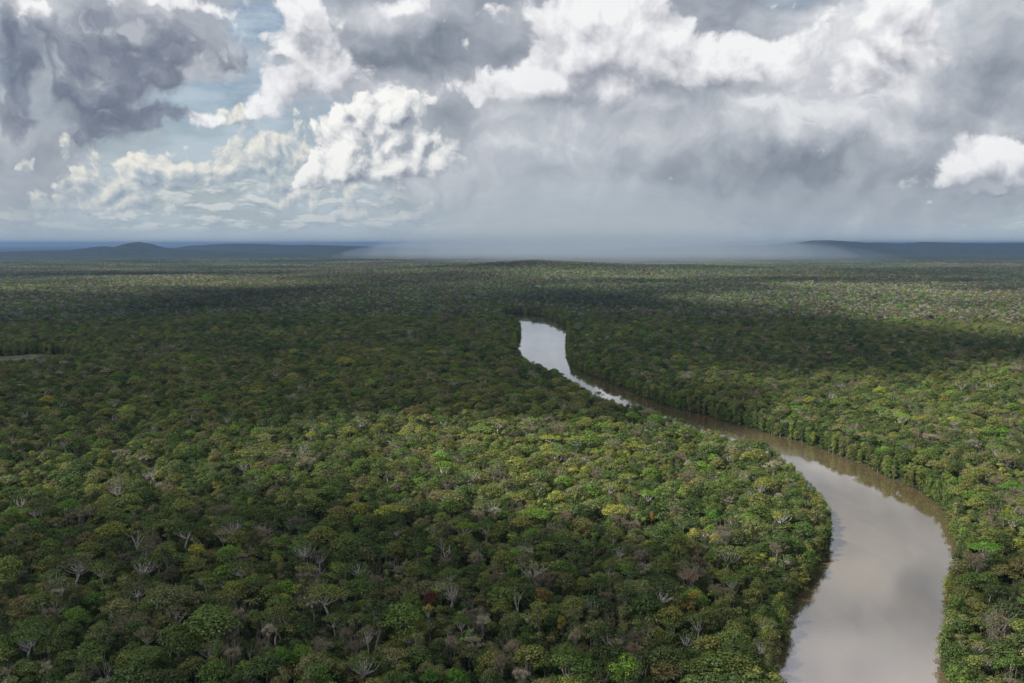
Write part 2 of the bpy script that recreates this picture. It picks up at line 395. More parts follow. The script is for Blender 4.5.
def axis(lo, a, b, hi, step, n1, n2):
    mid = np.arange(a, b + step, step)
    l = a - (np.geomspace(step, a - lo + step, n1) - step)[::-1][:-1]
    h = b + step + (np.geomspace(step, hi - b + step, n2) - step)[1:]
    return np.concatenate([l, mid, h])
gx = axis(-60000, -700, 760, 60000, 7.0, 90, 90)
gy = axis(-3000, 200, 3360, 100000, 7.0, 30, 150)
X, Y = np.meshgrid(gx, gy, indexing='ij')
Z = land(X, Y)
V = np.stack([X.ravel(), Y.ravel(), Z.ravel()], 1)
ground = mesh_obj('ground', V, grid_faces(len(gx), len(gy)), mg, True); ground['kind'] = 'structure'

# marshy clearing among the trees
mc, q, o_ = material('marsh_grass')
gp = q.n('ShaderNodeNewGeometry').outputs['Position']
cc = q.ramp(q.noise(gp, 0.05, 6, 0.65), [(0.35, (0.050, 0.062, 0.032)), (0.5, (0.095, 0.098, 0.058)), (0.65, (0.150, 0.140, 0.098))])
bs = q.n('ShaderNodeBsdfDiffuse'); q.put(bs.inputs[0], cc); mc.node_tree.links.new(bs.outputs[0], o_.inputs[0])
cx = np.arange(CLEAR[0] - 270, CLEAR[0] + 271, 8.0); cy = np.arange(CLEAR[1] - 260, CLEAR[1] + 261, 8.0)
CX, CY = np.meshgrid(cx, cy, indexing='ij'); CZ = land(CX, CY) + 0.6 - 4.0 * np.clip(clearing(CX, CY) - 1.0, 0, 1)
marsh = mesh_obj('field', np.stack([CX.ravel(), CY.ravel(), CZ.ravel()], 1), grid_faces(len(cx), len(cy)), mc, True); marsh['kind'] = 'structure'

# hills on the skyline
hv, hf = [], []
def hill_ridge(dist, spots, depth, n=420, m_=40):
    """a ridge across the view: spots are (photo x, metres high)"""
    xs = np.array([(p[0] - 512) / FPX * dist for p in spots]); hs = np.array([p[1] for p in spots], float)
    u = np.linspace(xs[0], xs[-1], n); v = np.linspace(-1, 1, m_)
    U, Vv = np.meshgrid(u, v, indexing='ij')
    H = np.interp(U, xs, hs) * (1 - np.abs(Vv) ** 1.6) * (0.84 + 0.32 * fnoise(U, Vv * depth + dist, depth * 0.45, 21, 4)) - 6 + 16 * (fnoise(U, Vv * depth, 130, 27, 2) - 0.5) * np.clip(np.interp(U, xs, hs) / 60, 0, 1)
    Yy = dist + Vv * depth * (0.8 + 0.4 * vnoise(U, U * 0, depth, 30))
    b0 = len(hv) and sum(len(a) for a in hv)
    hv.append(np.stack([U.ravel(), Yy.ravel(), H.ravel()], 1)); hf.append(grid_faces(n, m_) + (b0 or 0))
hill_ridge(19500, [(-20, 70), (20, 95), (60, 110), (84, 135), (97, 175), (108, 185), (118, 165), (127, 225), (137, 268), (148, 232), (160, 170), (176, 135), (200, 110), (235, 80), (300, 30), (340, 0)], 1500)
hill_ridge(25000, [(150, 0), (190, 180), (225, 228), (250, 240), (272, 232), (310, 205), (360, 180), (420, 140), (470, 0)], 2000)
hill_ridge(24000, [(560, 0), (640, 150), (700, 190), (780, 235), (800, 275), (812, 312), (826, 318), (845, 304), (870, 290), (895, 278), (910, 285), (925, 292), (945, 278), (965, 284), (985, 268), (1060, 250), (1150, 200), (1300, 0)], 1800)
mhl, q, o_ = material('shaded_hill_forest')
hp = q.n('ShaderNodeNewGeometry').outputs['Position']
bs = q.n('ShaderNodeBsdfDiffuse'); q.put(bs.inputs[0], q.ramp(q.noise(hp, 0.004, 6, 0.7, dim='3D'), [(0.3, (0.012, 0.018, 0.012)), (0.7, (0.030, 0.036, 0.022))]))  # forest colour darkened in place of cloud shadow falling on the hills
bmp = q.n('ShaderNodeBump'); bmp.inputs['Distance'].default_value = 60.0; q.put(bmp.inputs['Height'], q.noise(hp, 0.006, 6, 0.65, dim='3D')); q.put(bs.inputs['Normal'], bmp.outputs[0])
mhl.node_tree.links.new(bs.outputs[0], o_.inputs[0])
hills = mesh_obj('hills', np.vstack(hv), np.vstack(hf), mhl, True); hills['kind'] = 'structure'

# ------------------------------------------------------------------ river
mw, q, o_ = material('silty_water')
gp = q.n('ShaderNodeNewGeometry').outputs['Position']
pb = q.n('ShaderNodeBsdfPrincipled')
silt = q.ramp(q.noise(q.v('MULTIPLY', gp, (1, 0.45, 1)), 0.010, 6, 0.62, 1.6), [(0.25, (0.064, 0.049, 0.025)), (0.5, (0.080, 0.061, 0.033)), (0.75, (0.104, 0.080, 0.046))])
q.put(pb.inputs['Base Color'], silt)
pb.inputs['IOR'].default_value = 1.38
ruffled = q.ss(q.sep(gp)[1], 1750.0, 2100.0, 0.0, 0.06)
q.put(pb.inputs['IOR'], q.m('MULTIPLY_ADD', ruffled, 6.0, 1.55))
q.put(pb.inputs['Roughness'], q.m('ADD', ruffled, q.ss(q.noise(q.v('MULTIPLY', gp, (1, 0.35, 1)), 0.012, 4, 0.6), 0.42, 0.66, 0.03, 0.17)))
q.put(pb.inputs['Coat Weight'], q.ss(q.sep(gp)[1], 1000.0, 2000.0, 0.72, 1.0)); pb.inputs['Coat IOR'].default_value = 1.7; pb.inputs['Coat Roughness'].default_value = 0.05
bw = q.n('ShaderNodeBump'); bw.inputs['Distance'].default_value = 0.05; bw.inputs['Strength'].default_value = 0.35
q.put(bw.inputs['Height'], q.noise(gp, 0.22, 5, 0.6)); q.put(pb.inputs['Normal'], bw.outputs[0])
mw.node_tree.links.new(pb.outputs[0], o_.inputs[0])
wx = np.arange(POLY[:, 0].min() - 40, POLY[:, 0].max() + 41, 12.0); wy = np.arange(-400, POLY[:, 1].max() + 41, 12.0)
WX, WY = np.meshgrid(wx, wy, indexing='ij'); wsd = river_sd(WX, WY)
wf = grid_faces(len(wx), len(wy)); keep = (wsd[wf] < 20).any(1)
wf = wf[keep]; used, inv = np.unique(wf, return_inverse=True)
WV = np.stack([WX.ravel(), WY.ravel(), np.zeros(WX.size)], 1)[used]
river = mesh_obj('river', WV, inv.reshape(wf.shape), mw, True); river['kind'] = 'structure'

# ------------------------------------------------------------------ tree shapes
def quads(C, N, size, r, asp=0.75, bend=0.25):
    """leaf clumps: bent four-cornered faces at centres C facing N"""
    n = len(C); N = N / (np.linalg.norm(N, axis=1, keepdims=True) + 1e-9)
    t = np.cross(N, r.normal(size=(n, 3))); t /= (np.linalg.norm(t, axis=1, keepdims=True) + 1e-9); b = np.cross(N, t)
    s = (np.asarray(size) * np.ones(n))[:, None] * r.uniform(0.7, 1.3, (n, 1)) * 0.5
    j = lambda: r.uniform(0.65, 1.25, (n, 1))
    V = np.stack([C + t * s * j() + N * s * bend * r.uniform(-1, 1, (n, 1)), C + b * s * asp * j(), C - t * s * j() + N * s * bend * r.uniform(-1, 1, (n, 1)), C - b * s * asp * j()], 1)
    return V.reshape(-1, 3), np.arange(4 * n).reshape(n, 4)

class MB:
    def __init__(s): s.V, s.F, s.n = [], [], 0
    def add(s, V, F): s.V.append(V); s.F.append(F + s.n); s.n += len(V)
    def tube(s, P, R, k=5):
        P = np.asarray(P, float); R = np.asarray(R, float); m_ = len(P)
        T = np.gradient(P, axis=0); T /= (np.linalg.norm(T, axis=1, keepdims=True) + 1e-9)
        A = np.where(np.abs(T[:, 2:3]) > 0.9, np.array([[1.0, 0, 0]]), np.array([[0, 0, 1.0]]))
        U = np.cross(T, A); U /= np.linalg.norm(U, axis=1, keepdims=True); W_ = np.cross(T, U)
        a = np.linspace(0, 2 * math.pi, k, endpoint=False)
        V = (P[:, None] + R[:, None, None] * (np.cos(a)[None, :, None] * U[:, None] + np.sin(a)[None, :, None] * W_[:, None])).reshape(-1, 3)
        i, j = np.meshgrid(np.arange(m_ - 1), np.arange(k), indexing='ij'); i = i.ravel(); j = j.ravel()
        s.add(V, np.stack([i * k + j, i * k + (j + 1) % k, (i + 1) * k + (j + 1) % k, (i + 1) * k + j], 1))
    def get(s): return np.vstack(s.V), np.vstack(s.F)

def lobes(r, n, R, z0, dome, rl, flat=0.7, wob=0.6):
    """centres and radii of the foliage masses of a crown of radius R"""
    k = np.arange(n) + 0.5; a = k * 2.39996 + r.uniform(0, 6); rr = R * np.sqrt(k / n) * 0.80 * r.uniform(0.85, 1.15, n)
    z = z0 + dome * (1 - (rr / R) ** 2) + r.uniform(-wob, wob, n)
    return np.stack([rr * np.cos(a), rr * np.sin(a), z], 1), rl * r.uniform(0.75, 1.25, n)

def foliage(mb, r, C, RL, per, size, flat=0.7, low=-0.25, thick=0.3):
    for c, rl in zip(C, RL):
        n = int(per * rl * rl); d_ = r.normal(size=(n * 2, 3)); d_ /= np.linalg.norm(d_, axis=1, keepdims=True)
        d_ = d_[d_[:, 2] > low][:n]
        p = c + d_ * rl * (1 - thick * r.random((len(d_), 1)) ** 2 + 0.10 * r.normal(size=(len(d_), 1))) * np.array([1, 1, flat])
        nn = d_ * np.array([1, 1, 1.3]) + r.normal(size=d_.shape) * 0.30 + np.array([0, 0, 0.15])
        mb.add(*quads(p, nn, size, r))

def limb(mb, r, a, b, r0, r1, sag=0.12, k=4, seg=5):
    a = np.asarray(a, float); b = np.asarray(b, float); t = np.linspace(0, 1, seg)[:, None]
    L = np.linalg.norm(b - a); off = r.normal(size=3) * L * sag * np.array([1, 1, 0.4])
    P = a + (b - a) * t + off * np.sin(t * math.pi) + np.array([0, 0, -L * 0.10]) * np.sin(t * math.pi)
    mb.tube(P, r0 + (r1 - r0) * t[:, 0], k); return P

def bare_branches(mb, r, base, spread, top, n1=5, n2=4, n3=4, thick=0.35, tw=0.10):
    """a leafless crown: limbs, branches and twigs"""
    for i in range(n1):
        a = i * 6.283 / n1 + r.uniform(-0.4, 0.4); e = np.array([math.cos(a) * spread * r.uniform(0.5, 0.85), math.sin(a) * spread * r.uniform(0.5, 0.85), base[2] + (top - base[2]) * r.uniform(0.55, 0.9)])
        P = limb(mb, r, base - np.array([0, 0, r.uniform(0, 3)]), e, thick, thick * 0.4)
        for j in range(n2):
            s0 = P[r.integers(2, 5)]; dv = (e - base) * 0.35 + r.normal(size=3) * spread * 0.24 + np.array([0, 0, spread * 0.18])
            Q = limb(mb, r, s0, s0 + dv, thick * 0.38, thick * 0.16, k=3, seg=4)
            for l in range(n3):
                s1 = Q[r.integers(1, 4)]; dv2 = dv * 0.45 + r.normal(size=3) * spread * 0.16 + np.array([0, 0, spread * 0.08])
                limb(mb, r, s1, s1 + dv2, thick * 0.17, tw * 0.4, k=3, seg=3)

def make_tree(kind, seed, lod=0):
    """returns (trunk mesh, crown mesh); nominal crown radius about 6.5 m, height 24 m; lod 1 = coarse far copy"""
    r = np.random.default_rng(seed); T, K = MB(), MB()
    per, size = (16.0, 0.78) if lod == 0 else (2.9, 1.85)
    def stem_(h, r0=0.38, r1=0.22, lean=0.6):
        P = np.array([[0, 0, -1.5], [r.normal() * 0.2, r.normal() * 0.2, h * 0.35], [r.normal() * lean, r.normal() * lean, h * 0.7], [r.normal() * lean, r.normal() * lean, h]])
        T.tube(P, [r0 * 1.25, r0, (r0 + r1) / 2, r1], 6 if lod == 0 else 3); return P[-1]
    if kind == 'dome':
        C, RL = lobes(r, int(r.integers(15, 23)), 6.3, 13.6, 7.8, 2.15, wob=0.5)
        top = stem_(17)
        top = top - (0, 0, 1)
        foliage(K, r, C, RL, per, size, 0.78, -0.45)
    elif kind == 'umbrella':
        C, RL = lobes(r, int(r.integers(12, 18)), 7.2, 19.6, 3.0, 2.2, wob=0.5)
        top = stem_(15.5, 0.42, 0.3)
        if lod == 0:
            for c in C[r.random(len(C)) < 0.8]: limb(T, r, top, c - (0, 0, 0.6), 0.24, 0.07, 0.06)
        foliage(K, r, C, RL, per, size * 0.95, 0.55, -0.25)
    elif kind == 'lumpy':
        n = int(r.integers(7, 11)); a = r.uniform(0, 6.28, n); rr = r.uniform(0.5, 5.0, n)
        C = np.stack([rr * np.cos(a), rr * np.sin(a), r.uniform(13, 22.5, n)], 1); C[0] = (0.3, 0.2, 23); RL = r.uniform(1.7, 3.0, n)
        top = stem_(18)
        if lod == 0:
            for c in C: limb(T, r, top - (0, 0, 5 * r.random()), c, 0.2, 0.07)
        foliage(K, r, C, RL, per * 1.05, size, 0.72, -0.55, 0.45)
    elif kind == 'sparse':
        C, RL = lobes(r, 22, 7.0, 18.5, 3.6, 1.35, wob=1.0)
        top = stem_(14, 0.45, 0.34)
        if lod == 0:
            for c in C: limb(T, r, top + r.normal(size=3) * 0.3, c, 0.22, 0.06, 0.08)
        foliage(K, r, C, RL, per * 1.0, size * 0.8, 0.55, -0.2)
    elif kind == 'bare':
        top = stem_(15, 0.42, 0.32)
        bare_branches(T if lod == 0 else K, r, top - (0, 0, r.uniform(0, 4)), r.uniform(4.2, 6.6), r.uniform(22, 26), int(r.integers(4, 8)), 4, 4 if lod == 0 else 1, r.uniform(0.2, 0.3), 0.10)
        # fine twig ends, seen as a pale brown mist
        C, RL = lobes(r, 12, 6.2, 17.8, 4.6, 1.9, wob=1.0)
        for c, rl in zip(C, RL):
            n = int((36 if lod == 0 else 5) * rl); d_ = r.normal(size=(n, 3)); d_[:, 2] = np.abs(d_[:, 2]) + 0.2
            p = c + d_ * rl * 0.36; dd = d_ + r.normal(size=d_.shape) * 0.5
            V, F = quads(p, np.cross(dd, r.normal(size=dd.shape)), 1.3 if lod == 0 else 2.2, r, 0.22, 0.1); K.add(V, F)
    elif kind == 'dead':
        top = stem_(16, 0.42, 0.34)
        bare_branches(T, r, top, 5.4, 25, 4, 3, 2, 0.34, 0.16)
        V, F = quads(np.array([[0, 0, 22.0], [2, 1, 21], [-2, 0, 22]]), r.normal(size=(3, 3)), 0.7, r, 0.3); K.add(V, F)
    elif kind == 'bank':
        n = 13; a = r.uniform(0, 6.28, n); zz = np.linspace(2.0, 15.5, n); rr = r.uniform(0.3, 3.0, n) * (1.2 - zz / 24)
        C = np.stack([rr * np.cos(a), rr * np.sin(a), zz], 1); RL = r.uniform(1.6, 2.7, n)
        stem_(14, 0.3, 0.12)
        foliage(K, r, C, RL, per * 0.95, size, 0.85, -0.7, 0.4)
    elif kind == 'palm':
        top = stem_(18, 0.2, 0.16, 0.8)
        for i in range(15 if lod == 0 else 9):
            a = i * 2.4; up_ = r.uniform(0.1, 1.0); L = r.uniform(3.4, 4.4)
            t = np.linspace(0, 1, 6)[:, None]
            P = top + t * L * np.array([math.cos(a), math.sin(a), up_]) + np.array([0, 0, -3.0]) * t ** 2 * (1.4 - up_)
            side = np.array([-math.sin(a), math.cos(a), 0]) * 0.62
            wv_ = np.sin(np.clip(t, 0.08, 0.98) * math.pi) ** 0.6
            V = np.concatenate([P - side * wv_ - (0, 0, 0.35), P, P + side * wv_ - (0, 0, 0.35)]); m_ = 6
            F = [[s * m_ + k2, s * m_ + k2 + 1, (s + 1) * m_ + k2 + 1, (s + 1) * m_ + k2] for s in (0, 1) for k2 in range(5)]
            K.add(V, np.array(F))
    return T.get(), K.get()

# ---- materials
def foliage_mat(name, source, translucent=0.22):
    m_, q, o_ = material(name)
    at = q.n('ShaderNodeAttribute', attribute_type=source, attribute_name='tint')
    tone = q.n('ShaderNodeAttribute', attribute_type='INSTANCER', attribute_name='tone_and_shade').outputs['Color'] if source == 'GEOMETRY' else None
    ge = q.n('ShaderNodeNewGeometry')
    rnd = ge.outputs['Random Per Island']
    tex = q.n('ShaderNodeTexCoord').outputs['Object']
    mott = q.noise(tex, 0.42, 3, 0.6, dim='3D')
    br = q.m('MULTIPLY', q.m('MULTIPLY_ADD', rnd, 0.62, 0.70), q.ss(mott, 0.25, 0.75, 0.80, 1.22))
    c = q.v('SCALE', at.outputs['Color'], scale=br)
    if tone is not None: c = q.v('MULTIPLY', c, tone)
    warm = q.m('MULTIPLY_ADD', q.m('FRACT', q.m('MULTIPLY', rnd, 17.3)), 0.30, 0.85)
    c = q.v('MULTIPLY', c, q.xyz(warm, 1.0, q.m('SUBTRACT', 1.85, warm)))
    df = q.n('ShaderNodeBsdfDiffuse'); q.put(df.inputs[0], c)
    tr = q.n('ShaderNodeBsdfTranslucent'); q.put(tr.inputs[0], q.v('MULTIPLY', c, (1.15, 1.25, 0.6)))
    gl = q.n('ShaderNodeBsdfGlossy'); gl.inputs['Roughness'].default_value = 0.55; gl.inputs[0].default_value = (0.8, 0.85, 0.9, 1)
    mx = q.n('ShaderNodeMixShader'); mx.inputs[0].default_value = translucent
    m_.node_tree.links.new(df.outputs[0], mx.inputs[1]); m_.node_tree.links.new(tr.outputs[0], mx.inputs[2])
    m2 = q.n('ShaderNodeMixShader'); m2.inputs[0].default_value = 0.018
    m_.node_tree.links.new(mx.outputs[0], m2.inputs[1]); m_.node_tree.links.new(gl.outputs[0], m2.inputs[2])
    m_.node_tree.links.new(m2.outputs[0], o_.inputs[0]); return m_
m_leaf = foliage_mat('leaves', 'INSTANCER')
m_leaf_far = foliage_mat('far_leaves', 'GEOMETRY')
def bark_mat(name, c0, c1):
    m_, q, o_ = material(name); tex = q.n('ShaderNodeTexCoord').outputs['Object']
    df = q.n('ShaderNodeBsdfDiffuse'); q.put(df.inputs[0], q.ramp(q.noise(tex, 1.2, 4, 0.6, dim='3D'), [(0.3, c0), (0.7, c1)]))
    m_.node_tree.links.new(df.outputs[0], o_.inputs[0]); return m_
m_bark = bark_mat('bark', (0.10, 0.085, 0.065), (0.20, 0.18, 0.15))
m_pale = bark_mat('pale_bark', (0.26, 0.24, 0.21), (0.44, 0.42, 0.38))
m_grey = bark_mat('grey_twigs', (0.14, 0.12, 0.10), (0.25, 0.22, 0.19))

KINDS = ['dome'] * 6 + ['umbrella'] * 4 + ['lumpy'] * 5 + ['sparse'] * 3 + ['bare'] * 7 + ['dead'] * 2 + ['bank'] * 3 + ['palm'] * 1
START = {k: KINDS.index(k) for k in dict.fromkeys(KINDS)}; COUNT = {k: KINDS.count(k) for k in START}
BARK = {'dome': m_bark, 'umbrella': m_pale, 'lumpy': m_bark, 'sparse': m_pale, 'bare': m_grey, 'dead': m_pale, 'bank': m_bark, 'palm': m_bark}
TM, KM = [], []
src = bpy.data.collections.new('tree_sources')
for i, k in enumerate(KINDS):
    (tv, tf), (kv, kf) = make_tree(k, 100 + i)
    me = bpy.data.meshes.new('trunk'); fast_mesh(me, tv, tf); me.materials.append(BARK[k]); TM.append(me)
    me = bpy.data.meshes.new('crown'); fast_mesh(me, kv, kf); me.materials.append(m_leaf); KM.append(me)
    me = bpy.data.meshes.new('tree'); fast_mesh(me, np.vstack([tv, kv]), np.vstack([tf, kf + len(tv)]))
    me.materials.append(BARK[k]); me.materials.append(m_leaf)
    me.polygons.foreach_set('material_index', np.concatenate([np.zeros(len(tf), np.int32), np.ones(len(kf), np.int32)]))
    so_ = bpy.data.objects.new('source_%02d' % i, me); src.objects.link(so_)

# ---- colours of the crowns (true leaf and twig colours)
PAL = {  # name: (colour, share)
    'dark green': ((0.032, 0.047, 0.018), 0.23), 'deep green': ((0.038, 0.062, 0.019), 0.14), 'mid green': ((0.056, 0.079, 0.026), 0.17),
    'olive green': ((0.078, 0.087, 0.031), 0.20), 'grey green': ((0.082, 0.086, 0.050), 0.14), 'bright green': ((0.062, 0.110, 0.020), 0.045),
    'yellow green': ((0.120, 0.130, 0.036), 0.022), 'brownish': ((0.088, 0.078, 0.044), 0.018), 'golden': ((0.16, 0.135, 0.035), 0.0015)}
TWIG = {'grey brown': (0.125, 0.108, 0.082), 'pale grey': (0.240, 0.220, 0.190), 'pinkish brown': (0.145, 0.108, 0.088)}
CN = list(PAL); CP = np.array([PAL[c][1] for c in CN]); CP /= CP.sum()
TN = list(TWIG)

# ---- where trees stand near the camera
WEDGE = rad(33)
SP = 9.5
R1 = 2900.0
xs = np.arange(-1700, 1700, SP); ys = np.arange(330, R1, SP)
TX, TY = np.meshgrid(xs, ys, indexing='ij'); TX = TX.ravel() + rng.uniform(-0.48, 0.48, TX.size) * SP; TY = TY.ravel() + rng.uniform(-0.48, 0.48, TY.size) * SP
rr = np.hypot(TX, TY); ok = (np.abs(np.arctan2(TX, TY)) < WEDGE) & (rr < R1) & (rr > 350)
TX, TY = TX[ok], TY[ok]
sd = river_sd(TX, TY); ok = (sd > 4.0) & (clearing(TX, TY) > 1.0)
TX, TY, sd = TX[ok], TY[ok], sd[ok]
N = len(TX)
u = rng.random(N)
kinds = np.empty(N, object)
kinds[:] = 'dome'
edges = [('dome', .44), ('lumpy', .27), ('umbrella', .050), ('sparse', .052), ('bare', .074), ('dead', .003), ('palm', .034)]
acc = 0
for k, w in edges:
    kinds[(u >= acc) & (u < acc + w)] = k; acc += w
bareish = fnoise(TX, TY, 300, 40)             # leafless trees come in loose groups
sw = (kinds == 'bare') & (bareish < 0.42) & (rng.random(N) < 0.7); kinds[sw] = 'dome'
scale = np.exp(rng.normal(0, 0.36, N)) * 0.92
scale = np.clip(scale, 0.5, 1.75)
scale[kinds == 'umbrella'] *= 1.12
scale[kinds == 'bare'] *= 0.86; scale[kinds == 'dead'] *= 0.62
scale[kinds == 'palm'] = rng.uniform(0.8, 1.1, (kinds == 'palm').sum())
big = rng.random(N) < 0.03; scale[big] *= rng.uniform(1.25, 1.5, big.sum())
zs = 0.92 * scale ** 0.5 * rng.uniform(0.84, 1.14, N)
edge = sd < 16
zs[edge] *= 0.82; scale[edge] *= 0.85
kinds[edge & (kinds == 'bare')] = 'dome'; kinds[edge & (kinds == 'umbrella')] = 'lumpy'
rimc = clearing(TX, TY) < 1.7
kinds[rimc] = 'bank'; zs[rimc] = rng.uniform(0.9, 1.45, rimc.sum()); scale[rimc] = rng.uniform(1.2, 1.9, rimc.sum())
# bushy trees right at the water
bt, bk = [], []
for side_, poly in ((1, LWs), (-1, RWs)):
    seg = np.hypot(*np.diff(poly, axis=0).T); cum = np.concatenate([[0], np.cumsum(seg)])
    for s_ in np.arange(0, cum[-1], 3.0):
        i = min(np.searchsorted(cum, s_, 'right') - 1, len(seg) - 1); f = (s_ - cum[i]) / seg[i]
        p = poly[i] * (1 - f) + poly[i + 1] * f
        bt.append(p + rng.normal(size=2) * 3.2)
bt = np.array(bt); bsd = river_sd(bt[:, 0], bt[:, 1])
ok = (bsd > -1.5) & (bt[:, 1] > 330) & (np.abs(np.arctan2(bt[:, 0], bt[:, 1])) < WEDGE); bt = bt[ok]; nb = len(bt)
TX = np.concatenate([TX, bt[:, 0]]); TY = np.concatenate([TY, bt[:, 1]]); sd = np.concatenate([sd, bsd[ok]])
kinds = np.concatenate([kinds, np.array(['bank'] * nb, object)])
scale = np.concatenate([scale, rng.uniform(0.75, 1.6, nb)]); zs = np.concatenate([zs, rng.uniform(0.55, 1.25, nb)])
N = len(TX)
TZ = land(TX, TY, sd)
rot = rng.uniform(0, 2 * math.pi, N)
var = np.array([START[k] + rng.integers(0, COUNT[k]) for k in kinds])
# colours: species run in loose groups
cidx = np.empty(N, int)
drift = fnoise(TX, TY, 220, 60) - 0.5
for i in range(N):
    w = CP.copy()
    w[[0, 1]] *= math.exp(-drift[i] * 3.0); w[[3, 6]] *= math.exp(drift[i] * 3.0)
    cidx[i] = np.searchsorted(np.cumsum(w) / w.sum(), rng.random())
cidx = np.clip(cidx, 0, len(CN) - 1)
LEAFY = np.array([1.51, 1.53, 1.12])
tint = LEAFY * np.array([PAL[c][0] for c in CN])[cidx] * rng.uniform(0.80, 1.22, (N, 1)) * (1 + rng.normal(0, 0.05, (N, 3)))
cname = np.array(CN, object)[cidx]
tw = np.isin(kinds, ['bare', 'dead']); ti = rng.integers(0, 3, tw.sum())
tint[tw] = np.array([TWIG[t] for t in TN])[ti] * rng.uniform(0.75, 1.25, (tw.sum(), 1)); cname[tw] = np.array(TN, object)[ti]

